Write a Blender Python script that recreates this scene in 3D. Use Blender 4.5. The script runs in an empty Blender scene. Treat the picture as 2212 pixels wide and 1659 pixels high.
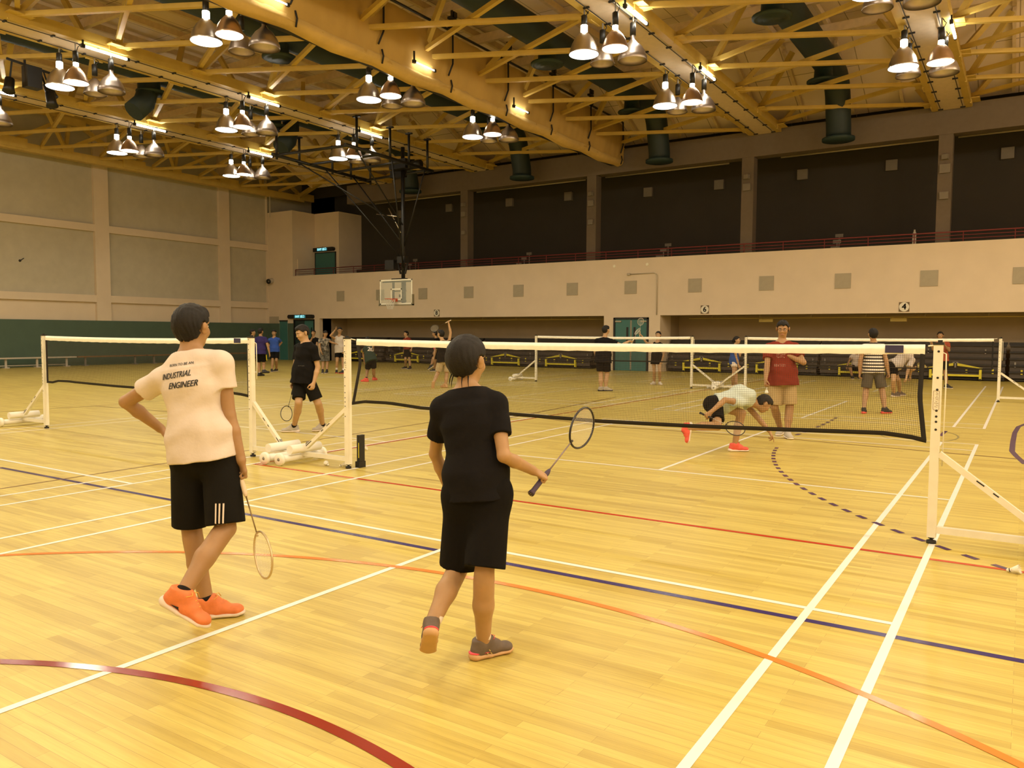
import bpy, math, random
import numpy as np
from mathutils import Vector, Matrix
from mathutils.bvhtree import BVHTree

SC = bpy.context.scene
COL = SC.collection
random.seed(7)

# ------------------------------------------------------------------ camera
F_PX, CAM = 1709.63, np.array([0.52296, -6.74826, 1.60208])
YAW, PITCH, ROLL = -0.574746, -0.063749, 0.004303
_f = np.array([math.sin(YAW)*math.cos(PITCH), math.cos(YAW)*math.cos(PITCH), math.sin(PITCH)])
_r = np.array([math.cos(YAW), -math.sin(YAW), 0.0])
_u = np.cross(_r, _f)
CR = _r*math.cos(ROLL) + _u*math.sin(ROLL)
CU = -_r*math.sin(ROLL) + _u*math.cos(ROLL)
CF = _f
cam_data = bpy.data.cameras.new('camera')
cam = bpy.data.objects.new('camera', cam_data)
COL.objects.link(cam)
cam.matrix_world = Matrix(((CR[0], CU[0], -CF[0], CAM[0]), (CR[1], CU[1], -CF[1], CAM[1]), (CR[2], CU[2], -CF[2], CAM[2]), (0, 0, 0, 1)))
cam_data.sensor_fit = 'HORIZONTAL'
cam_data.sensor_width = 36.0
cam_data.lens = 36.0*F_PX/2212.0
cam_data.clip_end = 200
SC.camera = cam

# ------------------------------------------------------------------ world, exposure
w = bpy.data.worlds.new('world'); SC.world = w; w.use_nodes = True
w.node_tree.nodes['Background'].inputs[0].default_value = (1.0, 0.8, 0.55, 1)
w.node_tree.nodes['Background'].inputs[1].default_value = 0.0
SC.view_settings.view_transform = 'Standard'
SC.view_settings.look = 'None'
SC.view_settings.gamma = 1.0
SC.view_settings.use_curve_mapping = False
SC.view_settings.exposure = EXPO = 0.0
SC.cycles.use_denoising = True
SC.cycles.max_bounces = 6
SC.cycles.diffuse_bounces = 4
SC.cycles.glossy_bounces = 2
SC.cycles.transparent_max_bounces = 12
SC.cycles.caustics_reflective = False
SC.cycles.caustics_refractive = False
SC.cycles.sample_clamp_indirect = 4.0

LAMP_POWER = 176.0
LAMP_COL = (1.0, 0.89, 0.66)
TUBE_STRENGTH = 45.0

# ------------------------------------------------------------------ pixel helpers
def ray(px, py):
    return CF + CR*(px-1106.0)/F_PX + CU*(829.5-py)/F_PX
def floor_at(px, py, z=0.0):
    d = ray(px, py); return CAM + d*((z-CAM[2])/d[2])
def on_x(px, py, X):
    d = ray(px, py); return CAM + d*((X-CAM[0])/d[0])
def on_y(px, py, Y):
    d = ray(px, py); return CAM + d*((Y-CAM[1])/d[1])
def depth_of(p):
    return float((np.asarray(p)-CAM) @ CF)
def at_depth(px, py, dep):
    return CAM + ray(px, py)*dep
def V(*a): return np.array(a, float)
def unit(v):
    v = np.asarray(v, float); n = np.linalg.norm(v)
    return v/n if n > 1e-9 else v

# ------------------------------------------------------------------ materials
def srgb(h):
    h = h.lstrip('#'); c = [int(h[i:i+2], 16)/255 for i in (0, 2, 4)]
    return tuple(x/12.92 if x <= .04045 else ((x+.055)/1.055)**2.4 for x in c)
def mat(name, col, rough=0.6, metal=0.0, var=0.06, scale=6.0, bump=0.0, bscale=60.0, emit=0.0, emit_col=None, spec=0.5, alpha=None, sss=0.0):
    m = bpy.data.materials.new(name); m.use_nodes = True
    nt = m.node_tree; b = nt.nodes['Principled BSDF']
    if isinstance(col, str): col = srgb(col)
    b.inputs['Base Color'].default_value = (*col, 1)
    b.inputs['Roughness'].default_value = rough
    b.inputs['Metallic'].default_value = metal
    b.inputs['Specular IOR Level'].default_value = spec
    if sss:
        b.inputs['Subsurface Weight'].default_value = sss
        b.inputs['Subsurface Radius'].default_value = (.012, .006, .003)
    tc = nt.nodes.new('ShaderNodeTexCoord')
    if var:
        n = nt.nodes.new('ShaderNodeTexNoise'); n.inputs['Scale'].default_value = scale; n.inputs['Detail'].default_value = 5
        nt.links.new(tc.outputs['Object'], n.inputs['Vector'])
        r = nt.nodes.new('ShaderNodeValToRGB')
        r.color_ramp.elements[0].position = .3; r.color_ramp.elements[1].position = .7
        r.color_ramp.elements[0].color = (*[max(0, c*(1-var)) for c in col], 1)
        r.color_ramp.elements[1].color = (*[min(1, c*(1+var)) for c in col], 1)
        nt.links.new(n.outputs['Fac'], r.inputs['Fac']); nt.links.new(r.outputs['Color'], b.inputs['Base Color'])
    if bump:
        n2 = nt.nodes.new('ShaderNodeTexNoise'); n2.inputs['Scale'].default_value = bscale; n2.inputs['Detail'].default_value = 4
        nt.links.new(tc.outputs['Object'], n2.inputs['Vector'])
        bp = nt.nodes.new('ShaderNodeBump'); bp.inputs['Strength'].default_value = bump; bp.inputs['Distance'].default_value = .02
        nt.links.new(n2.outputs['Fac'], bp.inputs['Height']); nt.links.new(bp.outputs['Normal'], b.inputs['Normal'])
    if emit:
        b.inputs['Emission Color'].default_value = (*(emit_col or col), 1)
        b.inputs['Emission Strength'].default_value = emit
    if alpha is not None:
        b.inputs['Alpha'].default_value = alpha
    return m

# ------------------------------------------------------------------ mesh builder
class MB:
    def __init__(s): s.v = []; s.f = []; s.sm = []
    def add(s, vs, fs, smooth=False):
        o = len(s.v); s.v.extend([tuple(map(float, x)) for x in vs])
        s.f.extend([tuple(i+o for i in f) for f in fs]); s.sm.extend([smooth]*len(fs)); return s
    def box(s, c, size, ax=None):
        c = np.asarray(c, float); hx, hy, hz = [k/2 for k in size]
        if ax is None: ax = (V(1,0,0), V(0,1,0), V(0,0,1))
        vs = [c+ax[0]*(sx*hx)+ax[1]*(sy*hy)+ax[2]*(sz*hz) for sx in (-1,1) for sy in (-1,1) for sz in (-1,1)]
        return s.add(vs, [(0,1,3,2),(4,6,7,5),(0,4,5,1),(2,3,7,6),(0,2,6,4),(1,5,7,3)])
    def span(s, a, b):
        a = np.asarray(a, float); b = np.asarray(b, float)
        return s.box((a+b)/2, np.abs(b-a))
    def bar(s, p, q, wd, ht=None, up=(0,0,1)):
        p = np.asarray(p, float); q = np.asarray(q, float); ht = ht or wd
        d = unit(q-p); u = np.asarray(up, float)
        if abs(d@u) > .98: u = V(1,0,0)
        x = unit(np.cross(u, d)); z = np.cross(d, x)
        return s.box((p+q)/2, (wd, np.linalg.norm(q-p), ht), (x, d, z))
    def tube(s, pts, r, n=8, closed=False, cap=True, smooth=True):
        pts = [np.asarray(p, float) for p in pts]; m = len(pts)
        rs = r if hasattr(r, '__len__') else [r]*m
        vs = []; prev = None
        for i in range(m):
            if closed: d = unit(pts[(i+1) % m]-pts[i-1])
            else: d = unit(pts[min(i+1, m-1)]-pts[max(i-1, 0)])
            if prev is None:
                h = V(0,0,1) if abs(d[2]) < .9 else V(1,0,0)
                x = unit(np.cross(h, d))
            else:
                x = unit(prev-d*(prev@d))
            prev = x; y = np.cross(d, x)
            for k in range(n):
                a = 2*math.pi*k/n; vs.append(pts[i]+(x*math.cos(a)+y*math.sin(a))*rs[i])
        fs = []
        for i in range(m if closed else m-1):
            j = (i+1) % m
            for k in range(n):
                l = (k+1) % n; fs.append((i*n+k, i*n+l, j*n+l, j*n+k))
        s.add(vs, fs, smooth)
        if cap and not closed:
            o = len(s.v)-len(vs)
            s.f.append(tuple(o+k for k in reversed(range(n)))); s.sm.append(False)
            s.f.append(tuple(o+(m-1)*n+k for k in range(n))); s.sm.append(False)
        return s
    def lathe(s, prof, c=(0,0,0), axis=(0,0,1), n=20, smooth=True):
        c = np.asarray(c, float); z = unit(axis); h = V(1,0,0) if abs(z[0]) < .9 else V(0,1,0)
        x = unit(np.cross(h, z)); y = np.cross(z, x); vs = []; m = len(prof)
        for (r, t) in prof:
            for k in range(n):
                a = 2*math.pi*k/n; vs.append(c+z*t+(x*math.cos(a)+y*math.sin(a))*max(r, 1e-4))
        fs = [(i*n+k, i*n+(k+1) % n, (i+1)*n+(k+1) % n, (i+1)*n+k) for i in range(m-1) for k in range(n)]
        return s.add(vs, fs, smooth)
    def disc(s, c, r, axis=(0,0,1), n=20):
        return s.lathe([(0, 0), (r, 0)], c, axis, n, False)
    def grid(s, P, smooth=True):
        a, b = len(P), len(P[0]); vs = [p for row in P for p in row]
        return s.add(vs, [(i*b+j, i*b+j+1, (i+1)*b+j+1, (i+1)*b+j) for i in range(a-1) for j in range(b-1)], smooth)
    def strip(s, pts, wd, z0, z1):
        # flat painted stripe following points on the floor
        pts = [np.asarray(p, float)[:2] for p in pts]; L = []; R = []
        for i in range(len(pts)):
            d = unit(pts[min(i+1, len(pts)-1)]-pts[max(i-1, 0)]); n = np.array([-d[1], d[0]])
            L.append(pts[i]+n*wd/2); R.append(pts[i]-n*wd/2)
        vs = []
        for l, r in zip(L, R): vs += [(l[0], l[1], z1), (r[0], r[1], z1)]
        return s.add(vs, [(2*i, 2*i+1, 2*i+3, 2*i+2) for i in range(len(pts)-1)])
    def build(s, name, m, parent=None, loc=None):
        me = bpy.data.meshes.new(name)
        vs = s.v
        if loc is not None:
            vs = [(x[0]-loc[0], x[1]-loc[1], x[2]-loc[2]) for x in vs]
        me.from_pydata(vs, [], s.f); me.polygons.foreach_set('use_smooth', s.sm)
        if m: me.materials.append(m)
        me.update()
        o = bpy.data.objects.new(name, me); COL.objects.link(o)
        if parent is not None: o.parent = parent
        elif loc is not None: o.location = loc
        return o
# Builders write in world metres. A thing's Empty sits at its base; parts are shifted into its frame.
def tag(o, label, cat, group=None, kind=None):
    o['label'] = label; o['category'] = cat
    if group: o['group'] = group
    if kind: o['kind'] = kind
    return o
def thing(name, label, cat, loc=(0,0,0), group=None):
    o = bpy.data.objects.new(name, None); COL.objects.link(o); o.location = tuple(map(float, loc)); o.empty_display_size = .1
    return tag(o, label, cat, group)
def part(mb, name, m, root, label=None):
    top = root
    off = np.array(root.location)
    while top.parent is not None: top = top.parent; off = off+np.array(top.location)
    o = mb.build(name, m, root, loc=off)
    if label: o['label'] = label
    return o
def struct(mb, name, m, parent=None, label=None):
    o = mb.build(name, m, parent)
    if parent is None: o['kind'] = 'structure'
    if label: o['label'] = label
    return o
def copy_tree(o, parent=None):
    c = o.copy(); COL.objects.link(c); c.parent = parent
    for ch in list(o.children): copy_tree(ch, c)
    return c
def text_verts(txt, size=1.0, shear=0.0, extrude=0.0, spacing=1.0):
    cu = bpy.data.curves.new('t', 'FONT'); cu.body = txt; cu.size = size; cu.shear = shear; cu.extrude = extrude
    cu.align_x = 'CENTER'; cu.align_y = 'CENTER'; cu.space_character = spacing; cu.resolution_u = 3
    ob = bpy.data.objects.new('t', cu); COL.objects.link(ob)
    dg = bpy.context.evaluated_depsgraph_get(); dg.update()
    me = bpy.data.meshes.new_from_object(ob.evaluated_get(dg))
    vs = [tuple(v.co) for v in me.vertices]; fs = [tuple(p.vertices) for p in me.polygons]
    bpy.data.objects.remove(ob); bpy.data.curves.remove(cu); bpy.data.meshes.remove(me)
    return vs, fs
def add_text(mb, txt, c, right, up, size, shear=0.0, off=0.002, spacing=1.0):
    vs, fs = text_verts(txt, size, shear, 0.0, spacing)
    r = unit(right); u = unit(up); n = np.cross(r, u); c = np.asarray(c, float)
    mb.add([c+r*v[0]+u*v[1]+n*off for v in vs], fs)
    return mb
# ------------------------------------------------------------------ materials of the hall
def floor_mat():
    m = bpy.data.materials.new('maple strip flooring'); m.use_nodes = True; nt = m.node_tree; b = nt.nodes['Principled BSDF']
    L = nt.links.new
    tc = nt.nodes.new('ShaderNodeTexCoord')
    br = nt.nodes.new('ShaderNodeTexBrick'); br.offset = .37; br.offset_frequency = 2; br.squash = 1.0
    br.inputs['Scale'].default_value = 1.0; br.inputs['Brick Width'].default_value = .85; br.inputs['Row Height'].default_value = .057
    br.inputs['Mortar Size'].default_value = .0009; br.inputs['Mortar Smooth'].default_value = .2; br.inputs['Bias'].default_value = -.35
    br.inputs['Color1'].default_value = (.62, .505, .130, 1); br.inputs['Color2'].default_value = (.45, .33, .068, 1)
    br.inputs['Mortar'].default_value = (.38, .26, .07, 1)
    L(tc.outputs['Object'], br.inputs['Vector'])
    # grain: noise stretched along the boards
    mp = nt.nodes.new('ShaderNodeMapping'); mp.inputs['Scale'].default_value = (1.6, 30, 1)
    L(tc.outputs['Object'], mp.inputs['Vector'])
    n = nt.nodes.new('ShaderNodeTexNoise'); n.inputs['Scale'].default_value = 1.0; n.inputs['Detail'].default_value = 6; n.inputs['Roughness'].default_value = .65
    L(mp.outputs['Vector'], n.inputs['Vector'])
    rp = nt.nodes.new('ShaderNodeValToRGB'); rp.color_ramp.elements[0].position = .32; rp.color_ramp.elements[1].position = .62
    rp.color_ramp.elements[0].color = (.78, .73, .66, 1); rp.color_ramp.elements[1].color = (1.04, 1.04, 1.02, 1)
    L(n.outputs['Fac'], rp.inputs['Fac'])
    # a second, coarser brick for groups of darker boards
    mp2 = nt.nodes.new('ShaderNodeMapping'); mp2.inputs['Location'].default_value = (.31, .02, 0)
    L(tc.outputs['Object'], mp2.inputs['Vector'])
    b2 = nt.nodes.new('ShaderNodeTexBrick'); b2.offset = .61; b2.inputs['Scale'].default_value = 1; b2.inputs['Brick Width'].default_value = .85
    b2.inputs['Row Height'].default_value = .114; b2.inputs['Mortar Size'].default_value = 0; b2.inputs['Bias'].default_value = -.55
    b2.inputs['Color1'].default_value = (1, 1, 1, 1); b2.inputs['Color2'].default_value = (.74, .66, .54, 1)
    L(mp2.outputs['Vector'], b2.inputs['Vector'])
    m1 = nt.nodes.new('ShaderNodeMixRGB'); m1.blend_type = 'MULTIPLY'; m1.inputs[0].default_value = .7
    L(br.outputs['Color'], m1.inputs[1]); L(rp.outputs['Color'], m1.inputs[2])
    m2 = nt.nodes.new('ShaderNodeMixRGB'); m2.blend_type = 'MULTIPLY'; m2.inputs[0].default_value = .8
    L(m1.outputs[0], m2.inputs[1]); L(b2.outputs['Color'], m2.inputs[2])
    L(m2.outputs[0], b.inputs['Base Color'])
    b.inputs['Roughness'].default_value = .42
    b.inputs['Specular IOR Level'].default_value = .35
    b.inputs['Coat Weight'].default_value = .18; b.inputs['Coat Roughness'].default_value = .28
    return m
def deck_mat():
    m = bpy.data.materials.new('roof deck panels'); m.use_nodes = True; nt = m.node_tree; b = nt.nodes['Principled BSDF']
    tc = nt.nodes.new('ShaderNodeTexCoord'); br = nt.nodes.new('ShaderNodeTexBrick'); br.offset = 0
    br.inputs['Scale'].default_value = 1; br.inputs['Brick Width'].default_value = 1.2; br.inputs['Row Height'].default_value = 2.65
    br.inputs['Mortar Size'].default_value = .015
    br.inputs['Color1'].default_value = (.90, .74, .60, 1); br.inputs['Color2'].default_value = (.84, .68, .54, 1); br.inputs['Mortar'].default_value = (.4, .3, .2, 1)
    nt.links.new(tc.outputs['Object'], br.inputs['Vector']); nt.links.new(br.outputs['Color'], b.inputs['Base Color'])
    b.inputs['Roughness'].default_value = .8
    return m
def striped_mat(name, c1, c2, axis_scale, gap=.5):
    m = bpy.data.materials.new(name); m.use_nodes = True; nt = m.node_tree; b = nt.nodes['Principled BSDF']
    tc = nt.nodes.new('ShaderNodeTexCoord'); sp = nt.nodes.new('ShaderNodeSeparateXYZ'); nt.links.new(tc.outputs['Object'], sp.inputs[0])
    mu = nt.nodes.new('ShaderNodeMath'); mu.operation = 'MULTIPLY'; mu.inputs[1].default_value = axis_scale
    fr = nt.nodes.new('ShaderNodeMath'); fr.operation = 'FRACT'
    gt = nt.nodes.new('ShaderNodeMath'); gt.operation = 'GREATER_THAN'; gt.inputs[1].default_value = gap
    mx = nt.nodes.new('ShaderNodeMixRGB'); mx.inputs[1].default_value = (*c1, 1); mx.inputs[2].default_value = (*c2, 1)
    nt.links.new(sp.outputs['Z'], mu.inputs[0]); nt.links.new(mu.outputs[0], fr.inputs[0]); nt.links.new(fr.outputs[0], gt.inputs[0])
    nt.links.new(gt.outputs[0], mx.inputs[0]); nt.links.new(mx.outputs[0], b.inputs['Base Color'])
    b.inputs['Roughness'].default_value = .85
    return m
def blotch_mat(name, cols, scale):
    m = bpy.data.materials.new(name); m.use_nodes = True; nt = m.node_tree; b = nt.nodes['Principled BSDF']
    tc = nt.nodes.new('ShaderNodeTexCoord'); n = nt.nodes.new('ShaderNodeTexNoise'); n.inputs['Scale'].default_value = scale; n.inputs['Detail'].default_value = 2
    nt.links.new(tc.outputs['Object'], n.inputs['Vector']); r = nt.nodes.new('ShaderNodeValToRGB'); r.color_ramp.interpolation = 'CONSTANT'
    e = r.color_ramp.elements; e[0].color = (*cols[0], 1); e[1].position = .45; e[1].color = (*cols[1], 1)
    x = e.new(.56); x.color = (*cols[2], 1)
    nt.links.new(n.outputs['Fac'], r.inputs['Fac']); nt.links.new(r.outputs['Color'], b.inputs['Base Color']); b.inputs['Roughness'].default_value = .85
    return m
M = dict(
    floor=floor_mat(), deck=deck_mat(),
    wline=mat('white line paint', (.86, .83, .78), .3, var=.02), bline=mat('blue line paint', (.045, .030, .15), .22, var=.03),
    rline=mat('red line paint', (.50, .045, .015), .22, var=.03), drline=mat('dark red line paint', (.26, .032, .016), .14, var=.03),
    oline=mat('orange line paint', (.85, .24, .045), .2, var=.03), pline=mat('purple line paint', (.065, .024, .12), .2, var=.03),
    kline=mat('brown line paint', (.17, .075, .02), .3, var=.03), gline=mat('grey green line paint', (.3, .25, .09), .3, var=.03),
    plaster=mat('pinkish plaster', (.72, .595, .45), .8, var=.03, scale=1.5, bump=.05, bscale=40), panel=mat('grey acoustic panel', (.52, .47, .36), .9, var=.05, scale=2.5, bump=.1, bscale=120),
    dado=mat('dark green wall padding', (.075, .12, .085), .75, var=.05, scale=2), teal=mat('teal painted door', (.045, .16, .15), .5, var=.05),
    darkteal=mat('dark teal metal', (.015, .035, .035), .6, var=.05), black=mat('black metal', (.008, .007, .006), .45, var=.05),
    brownwall=mat('brown recess wall', (.44, .345, .23), .9, var=.04, scale=1.2), darkwall=mat('dark brown balcony wall', (.046, .038, .029), .95, var=.05, scale=1),
    column=mat('brown concrete column', (.15, .115, .085), .85, var=.04), yellow=mat('yellow painted steel', (.56, .385, .085), .5, var=.08, scale=3),
    yellow2=mat('yellow bleacher steel', (.72, .62, .04), .5, var=.06), duct=mat('dark green duct sheet metal', (.013, .026, .026), .6, var=.08, scale=2),
    tray=mat('pale lighting tray', (.66, .52, .38), .7, var=.05), rafter=mat('tan roof steel', (.74, .57, .36), .7, var=.08), curtain=mat('ochre curtain canvas', (.52, .33, .09), .9, var=.1, scale=.8, bump=.3, bscale=3),
    curtain2=mat('ochre curtain roll', (.60, .40, .13), .9, var=.1, scale=2, bump=.6, bscale=9), alu=mat('spun aluminium reflector', (.62, .56, .50), .32, 1.0, var=.05), copper=mat('warm metal reflector', (.60, .44, .33), .35, 1.0, var=.05),
    alu_dull=mat('dusty aluminium reflector', (.50, .44, .40), .4, 1.0, var=.06),
    lens_cool=mat('glowing cool lens', (.9, .97, 1), .3, var=0, emit=9, emit_col=(.86, .97, 1.0)), lens_warm=mat('glowing warm lens', (1, .95, .85), .3, var=0, emit=9, emit_col=(1.0, .93, .80)),
    cap_glow=mat('glowing porcelain neck', (1, .98, .9), .4, var=0, emit=22, emit_col=(1, .90, .70)), bulb_off=mat('unlit lamp inside', (.35, .30, .25), .5, var=.03),
    tube=mat('fluorescent tube', (1, 1, 1), .4, var=0, emit=TUBE_STRENGTH, emit_col=(1.0, .97, .86)),
    white=mat('white enamel paint', (.80, .76, .64), .35, var=.05, scale=9), weight=mat('white plastic weight', (.83, .80, .72), .4, var=.04), tape=mat('white net tape', (.84, .80, .66), .8, var=.05, scale=20),
    netblack=mat('black net tape', (.012, .009, .008), .8, var=.05), cord=mat('dark brown net cord', (.035, .022, .010), .8, var=0), navy=mat('navy tape patch', (.03, .025, .08), .6, var=0),
    rubber=mat('black rubber', (.02, .018, .016), .8, var=.05), red_rail=mat('red painted rail', (.17, .02, .018), .5, var=.05),
    spk2=mat('darker box', (.20, .17, .135), .7, var=.04), grille=mat('grey square panel', (.40, .35, .26), .7, var=.04), spk=mat('off-white box', (.52, .46, .38), .6, var=.03), pipe=mat('galvanised pipe', (.55, .48, .36), .5, .3, var=.05),  # spk2: darker copy of the off-white box colour for balcony boxes and plates
    bleach=mat('black bleacher plank', (.018, .014, .012), .6, var=.05), bleach_face=mat('grey brown bleacher face', (.075, .058, .046), .7, var=.06), bench_wood=mat('brown bench plank', (.22, .12, .05), .5, var=.1),
    grey_steel=mat('grey steel', (.25, .23, .20), .5, .3, var=.05), glass=None, rim=mat('orange rim', (.55, .10, .04), .5, var=.03), netwhite=mat('white hoop net', (.7, .66, .58), .9, var=0),
    exit_glow=mat('glowing exit letters', (.5, .95, 1), .4, var=0, emit=2.2, emit_col=(.35, .85, .95)), exit_dim=mat('teal exit panel', (.02, .12, .14), .4, var=0, emit=.25, emit_col=(.05, .40, .45)), ink=mat('black ink', (.012, .012, .013), .7, var=0),
    sign=mat('off-white sign disc', (.75, .70, .58), .6, var=.02), signbg=mat('brown sign plate', (.16, .11, .06), .7, var=.03), yellow_sign=mat('pale yellow fitting', (.60, .48, .16), .6, var=.03),
    black_cable=mat('black cable', (.012, .010, .010), .7, var=0), steel=mat('bright steel', (.7, .66, .6), .25, 1.0, var=.03), pad=mat('grey board padding', (.22, .19, .12), .8, var=.05),
    feather=mat('white feather skirt', (.86, .83, .76), .8, var=.04), cork=mat('pale cork', (.82, .78, .68), .5, var=.03),
)
g = bpy.data.materials.new('clear board glass'); g.use_nodes = True
_b = g.node_tree.nodes['Principled BSDF']; _b.inputs['Base Color'].default_value = (.85, .9, .8, 1); _b.inputs['Roughness'].default_value = .05; _b.inputs['Alpha'].default_value = .16
M['glass'] = g
# ------------------------------------------------------------------ lights outside the lamps you can see: the same lamp rows carry on over the rest of the hall
def spot(name, loc, power, parent=None, size=2.78):
    l = bpy.data.lights.new(name, 'SPOT'); l.energy = power; l.color = LAMP_COL; l.spot_size = size; l.spot_blend = .3; l.shadow_soft_size = .2
    o = bpy.data.objects.new(name, l); COL.objects.link(o); o.location = loc
    if parent: o.parent = parent
    return o
GX = [-35.2, -28.5, -22.0, -15.3, -8.4, -1.95]       # lighting girders
CY = [5.85, 11.35, 16.55]                            # lamp clusters along each girder that the photo shows
for gx in GX[1:]+[4.9, 11.5]:
    for cy in (-10.6, -5.15, .35, 5.85, 11.35, 16.55):
        if cy > 3 and gx < 0: continue
        spot('overhead_light', (gx, cy, 8.4), LAMP_POWER*2)
        lp_ = bpy.data.lights.new('added_roof_uplight', 'POINT'); lp_.energy = 190; lp_.color = LAMP_COL; lp_.shadow_soft_size = .3  # uplight added to brighten the roof, standing for the unseen lamps' necks
        lo_ = bpy.data.objects.new('added_roof_uplight', lp_); COL.objects.link(lo_); lo_.location = (gx, cy, 9.3)

# ------------------------------------------------------------------ shell
XL, XR, YB, YF, ZT = -37.27, 13.0, 25.0, -15.0, 12.0
RB = 28.6
mb = MB().span((XL-.5, YF-.5, -.3), (XR+.5, RB+.5, 0)); floor = struct(mb, 'floor', M['floor'])
def line(name, pts, wd, m, z=.0012):
    o = MB().strip(pts, wd, 0, z).build(name, M[m], floor); return o
LW = .045
def court(x0, y0, name='white_court_line', near=True, far=True, wd=.045):
    a, b = x0, x0-6.1; mbl = MB()
    ys = (y0-6.7 if near else y0, y0+6.7 if far else y0)
    for x in (a-.02, a-.48, b+.48, b+.02): mbl.strip([(x, ys[0]), (x, ys[1])], wd, 0, .0016)
    for s in ((-1,) if near else ())+((1,) if far else ()):
        mbl.strip([(a, y0+s*1.98), (b, y0+s*1.98)], wd, 0, .0017)
        mbl.strip([(a, y0+s*6.68), (b, y0+s*6.68)], wd, 0, .0017)
        mbl.strip([(a, y0+s*5.94), (b, y0+s*5.94)], wd, 0, .0017)
        mbl.strip([(a-3.05, y0+s*1.98), (a-3.05, y0+s*6.7)], wd, 0, .0018)
    return mbl.build(name, M['wline'], floor)
court(0, 0); court(0, 15.7)
court(-7.32, 0); court(-7.32, 15.7); court(-14.7, 15.7)
line('blue_court_line', [floor_at(0, 1010), floor_at(2212, 1429)], .055, 'bline')
line('red_court_line', [(-7.35, -.43), (6, -.43)], .05, 'rline', .0014)
line('red_court_line', [(-7.3, -.43), (-7.1, 24.0)], .05, 'rline', .0014)
line('brown_court_line', [floor_at(0, 1056), floor_at(375, 998), floor_at(620, 960), floor_at(930, 912)], .035, 'kline', .0013)
line('brown_court_line', [floor_at(0, 890), floor_at(205, 877), floor_at(420, 860)], .04, 'kline', .0013)
line('brown_court_line', [floor_at(205, 877), floor_at(420, 893)], .04, 'kline', .0013)
line('brown_court_line', [floor_at(775, 850), floor_at(1010, 826)], .05, 'kline', .0013)
line('brown_court_line', [floor_at(1090, 905), floor_at(1330, 858)], .05, 'kline', .0013)
line('brown_court_line', [floor_at(1090, 893), floor_at(1300, 920), floor_at(1700, 948), floor_at(2200, 992)], .05, 'kline', .0013)
def smooth_curve(pix, n=60):
    P = [floor_at(*p)[:2] for p in pix]
    A = np.array(P); t = np.cumsum([0]+[np.hypot(*(A[i+1]-A[i])) for i in range(len(A)-1)])
    # least-squares circle through the points
    x, y = A[:, 0], A[:, 1]; S = np.c_[2*x, 2*y, np.ones(len(x))]; c = np.linalg.lstsq(S, x*x+y*y, rcond=None)[0]
    R = math.sqrt(c[2]+c[0]**2+c[1]**2); an = np.unwrap(np.arctan2(y-c[1], x-c[0]))
    return c[:2], R, an
def arc(name, pix, wd, m, ext=(0, 0), z=.0022):
    c, R, an = smooth_curve(pix); s = np.sign(an[-1]-an[0])
    aa = np.linspace(an[0]-s*ext[0], an[-1]+s*ext[1], 90)
    return line(name, [c+R*np.array([math.cos(a), math.sin(a)]) for a in aa], wd, m, z)
arc('orange_court_arc', [(2, 1199), (200, 1195), (560, 1197), (860, 1226), (1080, 1258), (1460, 1356), (1880, 1508), (2200, 1648)], .05, 'oline', (.4, .3))
arc('dark_red_court_arc', [(2, 1431), (125, 1433), (240, 1447), (420, 1479), (560, 1513), (700, 1568), (860, 1650)], .055, 'drline', (.5, .6))
# dashed purple arc
def dashes(pix, n, wd, duty=.5, ext=0):
    c, R, an = smooth_curve(pix); s = np.sign(an[-1]-an[0]); aa = np.linspace(an[0]-s*ext, an[-1]+s*ext, n+1); mbl = MB()
    for i in range(n):
        da = (aa[i+1]-aa[i])*duty
        mbl.strip([c+R*np.array([math.cos(a), math.sin(a)]) for a in np.linspace(aa[i], aa[i]+da, 4)], wd, 0, .0022)
    return mbl
dashes([(1672, 975), (1677, 1005), (1700, 1030), (1760, 1070), (1842, 1107), (1920, 1141), (1972, 1163), (2105, 1208), (2178, 1228)], 25, .05, .5, .05).build('dashed_purple_arc', M['pline'], floor)
dashes([(1720, 940), (1760, 925), (1810, 900)], 8, .06).build('dashed_purple_arc', M['pline'], floor)
line('purple_court_line', [floor_at(*p) for p in [(2225, 912), (2200, 922), (2192, 935), (2188, 955), (2186, 975), (2195, 985), (2215, 1003)]], .07, 'pline')
_c = floor_at(1985, 940); line('grey_court_ring', [(_c[0]+.55*math.cos(a), _c[1]+.9*math.sin(a)) for a in np.linspace(0, 6.283, 40)], .03, 'gline', .0012)
line('purple_court_line', [floor_at(2031, 942), floor_at(2043, 931)], .06, 'pline')

# left wall: recessed grey panels between pinkish piers and ledges
struct(MB().span((XL-.55, YF, 2.14), (XL-.17, RB, ZT)), 'wall_left', M['panel'])
wl = bpy.data.objects['wall_left']
pil = MB()
for y0, y1 in ((-13.5, -12.8), (-6.5, -5.8), (.55, 1.25), (7.6, 8.3), (14.62, 15.33), (21.66, 22.33)): pil.span((XL-.2, y0, 2.14), (XL, y1, ZT))
pil.span((XL-.2, 24.97, 2.14), (XL, 25, ZT))
struct(pil, 'pier', M['plaster'], wl)
led = MB()
for z0, z1 in ((6.42, 6.76), (3.03, 3.37)): led.span((XL-.2, YF, z0), (XL-.01, 25, z1))
struct(led, 'ledge', M['plaster'], wl)
struct(MB().span((XL-.2, YF, 2.14), (XL-.16, 25, 3.03)), 'lower_band', M['plaster'], wl)
struct(MB().span((XL-.5, YF, 0), (XL+.01, 25, 2.14)), 'green_padding', M['dado'], wl)

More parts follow.
